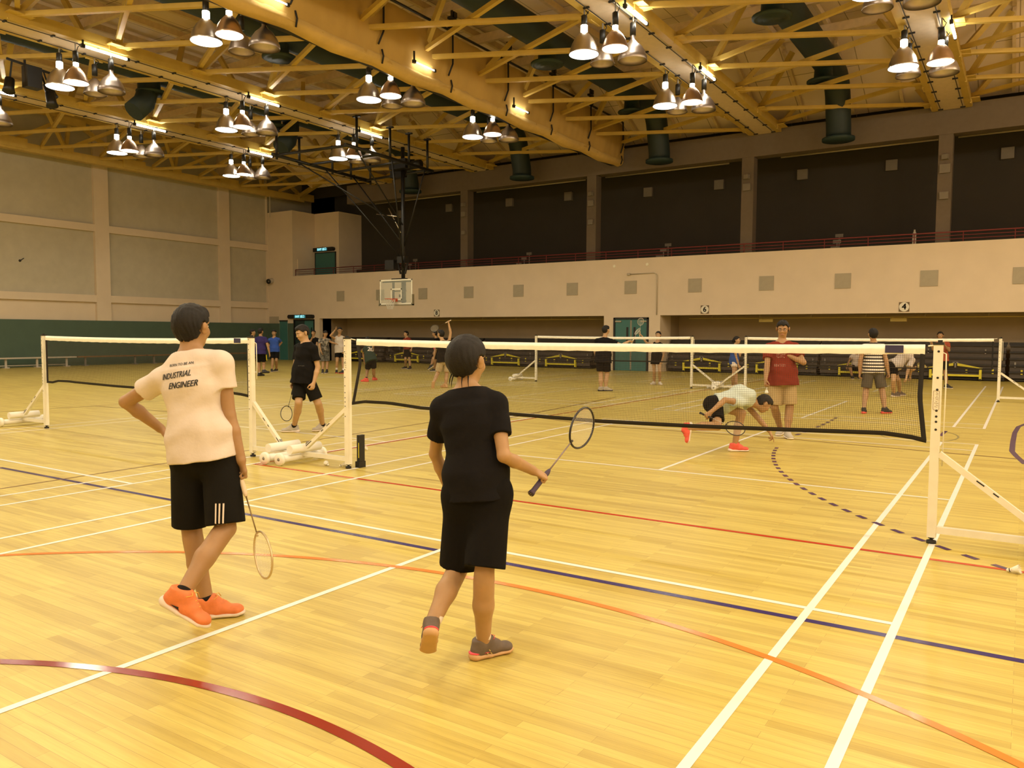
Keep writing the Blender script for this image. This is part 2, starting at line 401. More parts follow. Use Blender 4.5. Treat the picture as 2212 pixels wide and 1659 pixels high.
# back wall: white band over two bleacher bays, balcony above
OP = 2.40; PZ = 4.86; OL = (-33.03, -15.2); OR_ = (-12.55, XR)
wb = MB()
wb.span((OL[0], YB, OP), (XR, YB+.25, PZ))
wb.span((-35.17, YB, OP), (OL[0], YB+.25, PZ))
wb.span((XL, YB, 0), (-36.34, YB+.25, 8.62)); wb.span((-36.34, YB, 2.31), (-35.17, YB+.25, 8.62))
wb.span((-35.66, YB, 0), (-35.17, YB+.25, 2.31)); wb.span((-36.34, YB+.1, 0), (-35.66, YB+.25, 2.31))
wb.span((-33.42, YB, 0), (OL[0], YB+.9, OP)); wb.span((-35.17, YB, 2.36), (-33.42, YB+.25, OP))
wb.span((OL[1], YB, 0), (-14.74, YB+1.2, OP)); wb.span((-13.06, YB, 0), (OR_[0], YB+1.2, OP)); wb.span((-14.74, YB, 2.32), (-13.06, YB+.25, OP))
struct(wb, 'wall_back', M['plaster'])
wbo = bpy.data.objects['wall_back']
struct(MB().span((XL, YB-.012, 0), (-36.36, YB, 2.14)).span((-35.64, YB-.012, 0), (-35.15, YB, 2.14)), 'green_padding', M['dado'], wbo)
# recess walls and slab
rc = MB(); rc.span((OL[0]-.2, RB-1.4, 0), (OL[1]+.2, RB-1.2, OP+.3)); rc.span((OR_[0]-.2, RB-1.4, 0), (XR, RB-1.2, OP+.3))
rc.span((OL[0]-.2, YB+.25, 0), (OL[0], RB-1.2, OP)); rc.span((OL[1], YB+1.2, 0), (OL[1]+.2, RB-1.2, OP)); rc.span((OR_[0]-.2, YB+1.2, 0), (OR_[0], RB-1.2, OP))
struct(rc, 'wall_recess', M['brownwall'])
struct(MB().span((-35.17, YB+.25, OP), (XR, RB, OP+.25)), 'ceiling_recess', M['brownwall'])
st = MB()
for i in range(3): st.span((-32.6, 25.95+.8*i, 3.9), (XR, RB, 4.45+.42*i))
st.span((-35.17, YB+.25, 3.9), (XR, RB, 4.1))
struct(st, 'floor_balcony', M['darkwall'])
struct(MB().span((-35.4, RB, 2.4), (XR, RB+.3, ZT)), 'wall_balcony', M['darkwall'])
ret_y = float(on_x(680, 520, -35.17)[1]); ret_x = float(on_y(732, 520, ret_y)[0])
cb = MB(); cb.span((-35.4, YB+.25, 2.6), (-35.17, ret_y, 8.62))
cb.span((-35.17, ret_y, 4.0), (ret_x, ret_y+.2, 8.62)); cb.span((ret_x-.2, ret_y+.2, 4.0), (ret_x, RB, 8.62))
struct(cb, 'wall_corner', M['plaster'])
CY0 = 25.42
cs = MB()
for x0, x1 in ((-23.42, -22.98), (-16.33, -15.87), (-9.33, -8.85), (-2.33, -1.88), (4.7, 5.15), (11.7, 12.2)): cs.span((x0, CY0, 4.2), (x1, CY0+.5, 8.8))
struct(cs, 'trim_1', M['column'])
struct(MB().span((-31.2, CY0-.02, 8.68), (XR, CY0+.55, 9.68)), 'trim_2', M['column'])
struct(MB().span((XL, RB-.9, 9.75), (XR, RB-.7, ZT)), 'wall_upper', M['darkwall'])
struct(MB().span((XR, YF, 0), (XR+.3, RB, ZT)), 'wall_right', M['plaster'])
struct(MB().span((XL-.5, YF-.3, 0), (XR+.3, YF, ZT)), 'wall_front', M['plaster'])
struct(MB().span((XL-.5, YF-.3, ZT), (XR+.3, RB+.3, ZT+.2)), 'ceiling', M['deck'])
sl = MB(); sl.add([(XL+2.4, 22.4, 11.75), (XR+.2, 22.4, 11.75), (XR+.2, 26.3, 10.02), (XL+2.4, 26.3, 10.02), (XL+2.4, 22.4, 11.9), (XR+.2, 22.4, 11.9), (XR+.2, 26.3, 10.17), (XL+2.4, 26.3, 10.17)], [(0, 1, 2, 3), (7, 6, 5, 4), (0, 4, 5, 1), (1, 5, 6, 2), (2, 6, 7, 3), (3, 7, 4, 0)])
struct(sl, 'ceiling_slope', M['deck'])

# ------------------------------------------------------------------ doors
def door_frame(name, x0, x1, z1, y=YB):
    f = MB().span((x0, y-.03, 0), (x0+.07, y+.1, z1)).span((x1-.07, y-.03, 0), (x1, y+.1, z1)).span((x0, y-.03, z1-.07), (x1, y+.1, z1))
    return struct(f, name, M['black'])
d1 = door_frame('door_1', -14.72, -13.08, 2.31)
mx = -13.9
for s, (a, b) in ((-1, (-14.65, mx-.01)), (1, (mx+.01, -13.15))):
    lf = struct(MB().span((a, YB+.02, .01), (b, YB+.07, 2.24)), 'door_leaf', M['teal'], d1)
    vx = mx+s*.17
    struct(MB().span((vx-.05, YB+.012, 1.15), (vx+.05, YB+.02, 1.9)), 'vision_panel', M['black'], lf)
    struct(MB().span((mx+s*.02-.012, YB+.01, .05), (mx+s*.02+.012, YB+.02, 2.2)), 'meeting_strip', M['grille'], lf)
    struct(MB().tube([(mx+s*.24, YB-.03, .85), (mx+s*.24, YB-.03, 1.15)], .015), 'pull_handle', M['steel'], lf)
    struct(MB().span((mx+s*.6-.14, YB-.03, 2.12), (mx+s*.6+.14, YB+.02, 2.18)), 'door_closer', M['grille'], lf)
d2 = door_frame('door_2', -35.14, -33.43, 2.36)
for a, b in ((-35.07, -34.3), (-34.28, -33.5)):
    lf = struct(MB().span((a, YB+.04, .01), (b, YB+.09, 2.29)), 'door_leaf', M['darkteal'] if a < -34.5 else M['teal'], d2)
    struct(MB().span((b-.25 if a > -34.5 else a+.1, YB+.03, 1.2), (b-.17 if a > -34.5 else a+.18, YB+.04, 1.9)), 'vision_panel', M['black'], lf)
d3 = struct(MB().span((-36.34, YB-.01, 0), (-35.66, YB+.1, 2.31)), 'door_3', M['teal'])
struct(MB().span((-36.36, YB-.02, 2.24), (-35.64, YB+.02, 2.32)), 'door_lintel', M['black'], d3)
ey = ret_y
ex0, ex1 = float(on_y(683, 560, ey)[0]), float(on_y(725, 560, ey)[0]); ez = float(on_y(700, 547, ey)[2])
d4 = struct(MB().span((ex0, ey-.05, 4.1), (ex1, ey, ez)), 'door_4', M['teal'])
struct(MB().span((ex0-.05, ey-.06, 4.1), (ex0, ey, ez+.05)).span((ex1, ey-.06, 4.1), (ex1+.05, ey, ez+.05)).span((ex0-.05, ey-.06, ez), (ex1+.05, ey, ez+.05)), 'door_frame', M['black'], d4)
p0, p1 = on_x(638, 560, -35.17), on_x(667, 560, -35.17)
d5 = struct(MB().span((-35.17, p0[1]+.15, 4.1), (-35.12, p1[1], 5.85)), 'door_5', M['plaster'])

# ------------------------------------------------------------------ exit signs
def exit_sign(cx, y, z, wd, ht, label):
    t = thing('exit_sign', label, 'sign', (cx, y-.02, z-ht/2))
    prof = MB(); n = 12
    vs = []
    for yy in (y-.16, y-.02):
        for k in range(n): a = math.pi/2+math.pi*k/(n-1); vs.append((cx-wd/2+ht/2+ht/2*math.cos(a), yy, z+ht/2*math.sin(a)))
        for k in range(n): a = -math.pi/2+math.pi*k/(n-1); vs.append((cx+wd/2-ht/2+ht/2*math.cos(a), yy, z+ht/2*math.sin(a)))
    N = 2*n
    prof.add(vs, [tuple(range(N)), tuple(reversed(range(N, 2*N)))]+[(i, i+N, (i+1) % N+N, (i+1) % N) for i in range(N)])
    part(prof, 'housing', M['black'], t)
    pn = part(MB().span((cx-wd*.22, y-.168, z-ht*.38), (cx+wd*.22, y-.16, z+ht*.38)), 'panel', M['exit_dim'], t)
    tx = MB(); add_text(tx, 'EXIT 出口', (cx, y-.170, z), (1, 0, 0), (0, 0, 1), ht*.78, off=.001)
    part(tx, 'lettering', M['exit_glow'], pn)
    part(MB().tube([(cx, y-.09, z+ht/2-.01), (cx, y-.09, z+ht/2+.05)], .02), 'hanger', M['black'], t)
    return t
exit_sign(-34.45, YB, 2.515, 2.1, .22, 'black pill-shaped exit sign over the ground floor door in the corner')
ep = on_y(697, 539, ey-.1); exit_sign(float(ep[0]), ey, float(ep[2]), 1.9, .22, 'black pill-shaped exit sign over the balcony door')
# ------------------------------------------------------------------ roof steel
NY = [9.1+2.65*k for k in range(-3, 7)]
ZB, ZU = 9.55, 11.4
def ordinal(i): return ['first', 'second', 'third', 'fourth', 'fifth', 'sixth', 'seventh', 'eighth', 'ninth', 'tenth', 'eleventh', 'twelfth'][i]
BEAM = {1: 'under second beam from left', 2: 'under third beam from left', 3: 'below the ochre curtain', 4: 'under the beam right of curtain', 5: 'under the rightmost beam'}
for gi, gx in enumerate(GX):
    if gi == 0: continue
    t = thing('roof_beam', {1: 'yellow lattice roof beam nearest the left wall truss', 2: 'yellow lattice roof beam running over the basketball hoop frame', 3: 'yellow roof beam hidden behind the ochre curtain', 4: 'yellow roof beam with pale tray just right of the curtain', 5: 'rightmost yellow roof beam with pale tray'}[gi], 'roof beam', (gx, 5, ZB))
    part(MB().span((gx-.4, YF+1, ZB-.02), (gx+.4, 25.5, ZB+.04)), 'lighting_tray', M['tray'], t)
    for s in (-1, 1):
        x = gx+s*.5
        part(MB().span((x-.1, YF+1, ZB-.03), (x+.1, 25.5, ZB+.02)).span((x+s*.08-.015, YF+1, ZB), (x+s*.08+.015, 25.5, ZB+.28)), 'flange', M['yellow'], t)
        cb = MB(); cb.tube([(gx+s*.34, YF+2, ZB-.05), (gx+s*.34, 25, ZB-.05)], .012, 5)
        for k in range(-10, 22): cb.box((gx+s*.34, 1.2*k, ZB-.045), (.16, .05, .035))
        part(cb, 'cable', M['black_cable'], t)
        for ny in NY:
            if ny < 1: continue
            part(MB().box((gx+s*.68, ny, ZB+.1), (.36, .62, .03)).box((gx+s*.6, ny, ZB+.05), (.05, .5, .22)), 'gusset_plate', M['yellow'], t)
    for s in (-1, 1):
        for i, ny in enumerate(NY):
            if ny < 1: continue
            part(MB().bar((gx+s*.62, ny, ZB+.12), (gx+s*1.75, ny-.2+1.3*(i % 2), ZU), .15, .15), 'web_bar', M['yellow'], t)
# flat bracing between neighbouring beams
names = {0: 'left wall truss and the second beam', 1: 'second and third beams', 2: 'third beam and the curtain beam', 3: 'curtain beam and the beam right of it', 4: 'two rightmost beams', 5: 'rightmost beam and the right wall'}
for gi in range(0, 6):
    xa, xb = GX[gi]+.6, (GX[gi+1] if gi < 5 else 4.9)-.6
    if gi == 0: xa = -36.2
    bm = thing('roof_bracing', 'crossed yellow flat bracing bars between the '+names[gi], 'bracing', ((xa+xb)/2, 5, ZB+.1))
    for i in range(len(NY)-1):
        part(MB().bar((xa, NY[i], ZB+.13), (xb, NY[i+1], ZB+.13), .12, .12), 'brace_bar', M['yellow'], bm); part(MB().bar((xa, NY[i+1], ZB+.26), (xb, NY[i], ZB+.26), .12, .12), 'brace_bar', M['yellow'], bm)
# rafters and purlins under the deck
rf = MB(); pu = MB()
for ny in NY[:-2]: rf.span((XL, ny+1.325-.07, ZU), (XR, ny+1.325+.07, ZU+.28))
for k in range(30): 
    x = XL+1.0+1.72*k
    pu.span((x-.06, YF, ZU+.28), (x+.06, 22.6, ZU+.48))
for k in range(1, 30): rf.bar((XL+1+1.72*k, 22.5, 11.6), (XL+1+1.72*k, 26.0, 10.05), .1, .16)
struct(rf, 'trim_3', M['rafter']); struct(pu, 'trim_4', M['rafter'])
# edge truss along the left wall
ex = -36.4
t = thing('edge_truss', 'yellow truss with box chords running along the left wall', 'truss', (ex, 15, 9.3))
part(MB().span((ex-.18, YF+1, 9.42), (ex+.18, 26.9, 9.78)), 'bottom_chord', M['yellow'], t)
part(MB().span((ex-.12, YF+1, 11.2), (ex+.12, 26.2, 11.42)), 'top_chord', M['yellow'], t)
for k in range(-1, 5):
    yb = 15.8+5.5*(k-2); yt = yb-2.72
    part(MB().box((ex+.02, yb+.25, 9.72), (.46, 1.15, .42)), 'box_joint', M['yellow'], t)
    part(MB().box((ex+.05, yt, 11.12), (.32, 1.3, .36)), 'top_gusset', M['yellow'], t)
    part(MB().box((ex+.05, yt-.2, 9.84), (.34, .5, .3)), 'lower_gusset', M['yellow'], t)
    for a, b, w_ in (((ex, yt-.4, 11.1), (ex, yb-5.5+.3, 9.8), .16), ((ex, yt+.4, 11.1), (ex, yb, 9.8), .16), ((ex, yt, 11.1), (ex, yt-.2, 9.9), .14), ((ex, yt-.2, 9.85), (ex+2.2, yt-2.4, 11.4), .14), ((ex, yt-.2, 9.85), (ex+2.2, yt+2.2, 11.4), .14)):
        part(MB().bar(a, b, w_), 'web_bar', M['yellow'], t)
tail = MB().bar((ex, 26.6, 9.7), (ex+3.6, 25.6, 10.35), .2); part(tail, 'end_bar', M['yellow'], t)

# ------------------------------------------------------------------ lamp clusters
def make_lamp(kind):
    lit = kind in 'AB'; big = kind in 'AD'
    r = .36 if big else .31; h = .52 if big else .44
    d = {'A': 0, 'B': -.02, 'C': .05, 'D': -.02}[kind]
    root = bpy.data.objects.new('high_bay_lamp', None); COL.objects.link(root); root.empty_display_size = .1
    prof = [(r, 0), (r*1.02, .02), (r*.98, .05), (r*.93, h*.25), (r*.82, h*.48), (r*.62, h*.72), (r*.40, h*.90), (r*.25, h), (.06, h+.02)]
    if kind == 'D': prof = [(r, 0), (r*1.02, .02), (r*1.0, .10), (r*.96, .12), (r*.84, h*.45), (r*.6, h*.70), (r*.34, h*.86), (r*.17, h*1.0), (.06, h+.12)]
    inner = [(max(.02, a-.012), b+.004) for a, b in reversed(prof)]
    MB().lathe(prof, (0, 0, d), n=28).build('shade', M['copper' if kind == 'B' else ('alu' if lit else 'alu_dull')], root)
    if lit:
        MB().lathe([(0, .03), (r*.5, .035), (r*.93, .05), (r*.95, .03), (r*.93, .012), (r*.5, -.012), (0, -.02)], (0, 0, d), n=24).build('glowing_lens', M['lens_cool' if kind == 'A' else 'lens_warm'], root)
        MB().lathe([(0, h+.0), (.085, h+.01), (.085, h+.17), (.06, h+.19), (0, h+.19)] if kind == 'A' else [(0, h), (.07, h), (.07, h+.1), (0, h+.1)], (0, 0, d), n=14).build('glowing_neck', M['cap_glow'], root)
    else:
        MB().lathe([(0, h*.3), (.07, h*.3), (.09, h*.45), (.05, h*.7), (0, h*.7)], (0, 0, d), n=12).build('bulb', M['bulb_off'], root)
    MB().lathe([(0, h+.1), (.075, h+.1), (.075, h+.40), (.05, h+.42), (0, h+.42)], (0, 0, d), n=14).build('ballast', M['black'], root)
    MB().tube([(0, 0, h+.4+d), (0, 0, 1.07)], .02, 6).build('stem', M['grey_steel'], root)
    MB().tube([(.02, 0, h+.35+d), (.10, .02, h+.5), (.06, .1, 1.0), (.02, .03, 1.06)], .012, 5).build('cable', M['black_cable'], root)
    return root
protos = {}
off = dict(A=(-.42, -.5), B=(.42, -.5), C=(-.42, .5), D=(.42, .5))
desc = dict(A='lit white bell lamp', B='lit copper bell lamp', C='small unlit bell lamp', D='large unlit bell lamp')
pos = dict(A='front left', B='front right', C='back left', D='back right')
CNAME = {5.85: 'nearest', 11.35: 'middle', 16.55: 'farthest'}
for gi in range(1, 6):
    gx = GX[gi]
    for cy in CY:
        for k in 'ABCD':
            if gi == 1 and cy == 5.85 and k in 'AC': continue
            if gi == 4 and cy == 5.85: continue
            if gi == 5 and cy == 5.85: continue
            if k not in protos: lp = protos[k] = make_lamp(k)
            else: lp = copy_tree(protos[k])
            lp.location = ((gx if gi != 3 else -15.5)+off[k][0], cy+off[k][1], 8.42)
            tag(lp, '%s, %s of %s cluster %s' % (desc[k], pos[k], CNAME[cy], BEAM[gi]), 'lamp', 'bell lamps hanging in clusters')
            if k in 'AB': spot('lamp_light', tuple(lp.location[i]-(0, 0, .05)[i] for i in range(3)), LAMP_POWER)
        if (gi, cy) in ((4, 5.85), (5, 5.85)): continue
        # fluorescent tube beside the cluster
        tx = gx+.62 if gi != 3 else -14.28
        tz = ZB-.16 if gi != 3 else 9.26
        tb = thing('tube_light', 'lit fluorescent tube beside %s lamp cluster %s' % (CNAME[cy], BEAM[gi]), 'tube light', (tx, cy, tz), 'fluorescent tubes beside the lamp clusters')
        part(MB().tube([(tx, cy-.35, tz), (tx, cy+(.85 if gi != 3 else .5), tz)], .034 if gi != 3 else .015, 8), 'tube', M['tube'], tb)
        part(MB().box((tx, cy-.4, tz), (.08, .1, .09)), 'tube_holder', M['black'], tb); part(MB().box((tx, cy+(.9 if gi != 3 else .53), tz), (.06, .08, .08)), 'tube_holder', M['black'], tb)
        part(MB().bar((tx, cy-.4, tz+.05), (tx, cy-.4, ZB), .04), 'bracket', M['black'], tb)
# stage lights hung on the left
p = on_x(62, 175, -24.5); t = thing('stage_light_cluster', 'black cluster of stage lights hanging at upper left', 'stage light', (p[0], p[1], p[2]+.8))
part(MB().bar((p[0]-.2, p[1]-.5, p[2]+.55), (p[0]-.2, p[1]+.75, p[2]+.45), .06).bar((p[0]-.2, p[1], p[2]+.5), (p[0]-.2, p[1], ZB+.1), .05), 'hanging_bar', M['black'], t)
part(MB().box((p[0], p[1]+.1, p[2]+.12), (.34, .42, .62)), 'speaker_box', M['black'], t)
for a, b, c, dx in ((-.45, -.2, -.25, -.2), (.5, -.45, .0, .25), (.65, -.1, .2, -.1)):
    part(MB().lathe([(0, -.2), (.13, -.2), (.14, .1), (.17, .22), (0, .22)], (p[0]+dx, p[1]+a, p[2]+b), (.3, c, -1), 14).bar((p[0]+dx, p[1]+a, p[2]+b), (p[0]-.2, p[1]+a*.8, p[2]+.5), .04), 'spotlight', M['black'], t)

# ------------------------------------------------------------------ ventilation ducts
DZ = 10.75
dn = ['leftmost dark green air duct, over the second and third beams', 'dark green air duct between the hoop frame and the curtain', 'dark green air duct just right of the curtain', 'rightmost dark green air duct']
for i, dx in enumerate((-25.6, -19.0, -12.35, -5.45)):
    t = thing('air_duct', dn[i], 'duct', (dx, 12, DZ))
    pts = [(dx, YF+1, DZ), (dx, 22.9, DZ)]+[(dx, 22.9+1.0*math.sin(a), DZ-1.0+1.0*math.cos(a)) for a in np.linspace(.3, 1.35, 6)]+[(dx, 24.15, 9.0), (dx, 24.15, 8.75)]
    part(MB().tube(pts, .43, 18), 'duct_pipe', M['duct'], t)
    part(MB().lathe([(0, 8.62), (.56, 8.62), (.56, 8.72), (.43, 8.74)], (dx, 24.15, 0), n=18), 'end_flange', M['darkteal'], t)
    for y in ((15.07, 21.4) if i > 1 else (4.4, 10.2, 15.6, 21)):
        d = part(MB().lathe([(.28, DZ-.3), (.30, DZ-.66), (.52, DZ-.72), (.52, DZ-.77), (.45, DZ-.80)], (dx, y, 0), n=22), 'diffuser', M['darkteal'], t)
        part(MB().lathe([(.45, DZ-.80), (.36, DZ-.78), (.34, DZ-.82), (.24, DZ-.79), (.22, DZ-.83), (0, DZ-.80)], (dx, y, 0), n=20), 'louvre_rings', M['duct'], d)
    if i == 0:
        for q in ((318, 215), (628, 297)):
            e = on_x(q[0], q[1], dx+.1)
            part(MB().tube([(dx, e[1]+.1, DZ), (dx, e[1]+.1, e[2]+.35), (dx, e[1]-.05, e[2]-.1), (dx, e[1]-.45, e[2]-.5)], [.34, .34, .36, .36], 14), 'elbow', M['duct'], t)

# ------------------------------------------------------------------ divider curtain
cx = -14.65
t = thing('divider_curtain', 'ochre canvas divider curtain hoisted up under the roof', 'curtain', (cx, 15, 9))
ys = np.linspace(2.0, 25.1, 150); rows = []
strap_y = [3.6, 6.7, 9.73, 12.8, 15.85, 18.85, 21.85, 24.85]
def swag(y):
    d = min(abs(y-s) for s in strap_y); return min(1, d/1.5)
for y in ys:
    s = swag(y); r = []
    for k in range(14):
        u = k/13; z = 10.62-(1.62+.05*s)*u
        bx = cx+.22+.10*math.sin(u*math.pi)*(.5+.5*s)+.02*math.sin(y*5+u*7)+.015*math.sin(y*13+u*3)
        r.append((bx, y, z))
    rows.append(r)
part(MB().grid(rows), 'canvas', M['curtain'], t)
rows2 = []
for y in ys:
    s = swag(y); r = []
    for k in range(17):
        a = -1.9+4.4*k/16; rr = .21+.03*s+.012*math.sin(a*9+y*.6)
        r.append((cx-.02+rr*math.cos(a)*1.25, y, 9.07-.07*s+rr*math.sin(a)*.85))
    rows2.append(r)
part(MB().grid(rows2), 'bottom_roll', M['curtain2'], t)
part(MB().span((cx-.35, 2.0, 8.93), (cx+.05, 25.1, 8.97)), 'bottom_batten', M['black'], t)
part(MB().tube([(cx+.3, 2, 10.68), (cx+.3, 25.5, 10.68)], .04, 8), 'top_batten', M['black'], t)
for y in strap_y:
    pts = [(cx+.33, y, 10.66), (cx+.35, y-.02, 10.2), (cx+.37, y-.05, 9.7), (cx+.34, y-.22, 9.32)]
    part(MB().tube(pts, .028, 6), 'strap', M['black_cable'], t)
    part(MB().tube([(cx+.28, y-.02, 9.25), (cx+.30, y+.02, 9.08), (cx+.22, y+.05, 8.9)], .025, 6), 'strap', M['black_cable'], t)
    w_ = MB().box((cx+.3, y, 10.74), (.16, .24, .1)).bar((cx+.3, y, 10.7), (cx+.3, y, 11.3), .06).box((cx+.3, y+.02, 11.05), (.12, .34, .07)).box((cx+.3, y+.12, 11.2), (.1, .16, .16))
    part(w_, 'pulley', M['black'], t)

# ------------------------------------------------------------------ basketball hoop on its hanging frame
HX, HY = -22.3, 19.3
t = thing('basketball_hoop', 'glass basketball backboard and hoop hung on a black ceiling frame', 'basketball hoop', (HX, HY, 2.8))
bx0, bx1, bz0, bz1 = HX-.93, HX+.9, 2.83, 3.90
part(MB().tube([(HX+.15, HY+.28, 2.8), (HX+.15, HY+.28, 9.7)], .085, 10), 'main_pole', M['black'], t)
bb = part(MB().span((bx0, HY-.015, bz0), (bx1, HY+.005, bz1)), 'backboard', M['glass'], t)
fr = MB(); fw = .055
for a, b in (((bx0, bz0), (bx1, bz0+fw)), ((bx0, bz1-fw), (bx1, bz1)), ((bx0, bz0), (bx0+fw, bz1)), ((bx1-fw, bz0), (bx1, bz1))): fr.span((a[0], HY-.02, a[1]), (b[0], HY-.016, b[1]))
for a, b in (((HX-.30, 3.02), (HX+.31, 3.07)), ((HX-.30, 3.46), (HX+.31, 3.51)), ((HX-.30, 3.02), (HX-.25, 3.51)), ((HX+.26, 3.02), (HX+.31, 3.51))): fr.span((a[0], HY-.02, a[1]), (b[0], HY-.016, b[1]))
part(fr, 'painted_border', M['tape'], bb)
part(MB().span((bx0-.05, HY-.05, bz0-.05), (bx0, HY+.05, 3.25)).span((bx1, HY-.05, bz0-.05), (bx1+.05, HY+.05, 3.25)).span((bx0-.05, HY-.05, bz0-.05), (bx1+.05, HY+.05, bz0)), 'edge_padding', M['pad'], bb)
fm = MB().span((bx0+.1, HY+.03, 3.78), (bx1-.1, HY+.09, 3.84))
for x in (HX-.22, HX+.42): fm.span((x-.04, HY+.03, 2.9), (x+.04, HY+.09, 3.95))
fm.span((HX-.26, HY+.05, 3.38), (HX+.46, HY+.12, 3.43)).span((HX-.26, HY+.05, 2.95), (HX+.46, HY+.12, 3.0)).span((HX-.3, HY+.02, 3.88), (HX+.5, HY+.16, 3.95)).box((HX+.15, HY+.2, 3.2), (.2, .2, .12)).box((HX+.15, HY+.1, 2.82), (.16, .2, .06))
part(fm, 'board_support', M['black'], t)
rim = part(MB().tube([(HX+.23*math.cos(a), HY-.40+.23*math.sin(a), 3.05) for a in np.linspace(0, 2*math.pi, 28, endpoint=False)], .012, 6, closed=True).span((HX-.09, HY-.19, 2.95), (HX+.09, HY-.02, 3.08)).bar((HX-.15, HY-.2, 3.04), (HX-.03, HY-.05, 2.98), .03).bar((HX+.15, HY-.2, 3.04), (HX+.03, HY-.05, 2.98), .03), 'rim', M['rim'], t)
hn = MB()
for k in range(12):
    for sg in (1, -1):
        pts = []
        for j in range(6):
            a = 2*math.pi*(k+sg*j*.5)/12; rr = .225-.022*j; pts.append((HX+rr*math.cos(a), HY-.40+rr*math.sin(a), 3.04-.085*j))
        hn.tube(pts, .006, 4, cap=False)
part(hn, 'hoop_net', M['netwhite'], rim)
# hanging frame: two long rails on drop tubes, cross rails, braces
RX0, RX1 = -25.0, -20.2
zr = 8.25
fr = MB()
A0, A1 = on_x(588, 333, -24.9), on_x(800, 392, -24.9)
B0, B1 = on_x(745, 312, -20.6), on_x(935, 370, -20.6)
part(MB().tube([A0, A1], .07, 8), 'frame_rail', M['black'], t); part(MB().tube([B0, B1], .07, 8), 'frame_rail', M['black'], t)
for u in (.03, .35, .62, .95): part(MB().tube([A0*(1-u)+A1*u, B0*(1-u)+B1*u], .055, 8), 'frame_crossbar', M['black'], t)
for q0, q1, us in ((A0, A1, (.04, .25, .58, .78, 1.0)), (B0, B1, (.12, .48, .70, .93))):
    for u in us:
        q = q0*(1-u)+q1*u
        part(MB().tube([q-V(0, 0, .15), (q[0], q[1], ZB+.1)], .05, 8).box((q[0], q[1], ZB+.05), (.3, .12, .05)), 'drop_tube', M['black'], t)
for a, b in ((A0*.8+A1*.2, V(-22.15, HY+.3, 6.2)), (A0*.2+A1*.8, V(-22.15, HY+.3, 5.4)), (B0*.9+B1*.1, V(-22.15, HY+.3, 6.2)), (B0*.1+B1*.9, V(-22.15, HY+.3, 5.2)), (A0*.5+A1*.5, V(-22.15, HY+.3, 4.7)), (B0*.5+B1*.5, V(-22.15, HY+.3, 4.3))):
    part(MB().tube([a, b], .03, 6), 'brace_tube', M['black'], t)
for a, b in ((V(-22.9, HY+.2, 7.0), V(-22.2, HY+.2, 5.9)), (V(-23.6, HY+.2, 6.8), V(-22.3, HY+.2, 6.6))):
    part(MB().tube([a, b], .022, 6), 'steel_rod', M['steel'], t)
wn = MB().box((HX+.2, HY+.1, 8.75), (.9, .5, .4)).box((HX-.2, HY+.4, 8.45), (.7, .3, .3)).lathe([(0, -.3), (.18, -.3), (.18, .3), (0, .3)], (HX+.9, HY+.2, 8.7), (1, 0, 0), 12)
part(wn, 'winch', M['black'], t)
jt = MB().box((HX+.15, HY+.26, 4.75), (.42, .3, .28)).box((HX-.45, HY+.2, 4.55), (.5, .3, .4)).bar((HX-.1, HY+.25, 4.6), (HX+.02, HY+.25, 4.15), .06).bar((HX+.42, HY+.25, 4.6), (HX+.28, HY+.25, 4.15), .06)
part(jt, 'pole_joint', M['black'], t)
# ------------------------------------------------------------------ balcony railing, panels and signs on the back wall
t = thing('balcony_railing', 'long red three-bar railing along the balcony edge', 'railing', (-15, YB+.15, PZ))
RL, RR = -35.1, 12.5
part(MB().tube([(RL, YB+.15, PZ+.36), (RR, YB+.15, PZ+.36)], .025, 8), 'top_rail', M['red_rail'], t)
for z in (.12, .24): part(MB().tube([(RL, YB+.15, PZ+z), (RR, YB+.15, PZ+z)], .014, 6), 'lower_rail', M['red_rail'], t)
for k in range(32): part(MB().tube([(RL+1.53*k, YB+.15, PZ-.02), (RL+1.53*k, YB+.15, PZ+.36)], .018, 6), 'post', M['red_rail'], t)
vx = [-31.35, -28.42, -25.5, -22.6, -19.7, -16.8, -13.93, -11.04, -8.12, -5.3, -2.43, .36]
for i, x in enumerate(vx):
    if i == 1: pass
    lab = 'square grey panel on the white back wall, %s from the left' % ordinal(i)
    if i == 11: lab = 'square grey panel on the back wall cut off by the right edge of the photo'
    if i == 1: lab = 'square grey panel on the back wall seen through the glass backboard'
    o = MB().span((x-.28, YB-.03, 3.34), (x+.28, YB+.002, 3.90)).build('wall_panel', M['grille'], loc=(x, YB, 3.34))
    tag(o, lab, 'wall panel', 'square panels along the back wall')
for n, x, lb in (('8', -24.6, 'square sign reading 8 on the white wall right of the basketball hoop'), ('6', -10.6, 'square sign reading 6 on the white wall right of the double door'), ('4', -3.2, 'square sign reading 4 above the man in the striped tee')):
    z = 2.62
    t = thing('number_sign', lb, 'sign', (x, YB-.01, z-.2))
    part(MB().span((x-.17, YB-.02, z-.17), (x+.17, YB+.001, z+.17)), 'plate', M['signbg'], t)
    d = part(MB().lathe([(0, .002), (.165, .002), (.165, 0)], (x, YB-.021, z), (0, -1, 0), 28, False), 'white_disc', M['sign'], t)
    tx = MB()
    for dx, dz in ((0, 0), (.008, 0), (-.008, 0), (0, .006), (0, -.006)): add_text(tx, n, (x+dx, YB-.024, z+dz), (1, 0, 0), (0, 0, 1), .30, off=.002)
    part(tx, 'numeral', M['ink'], d)
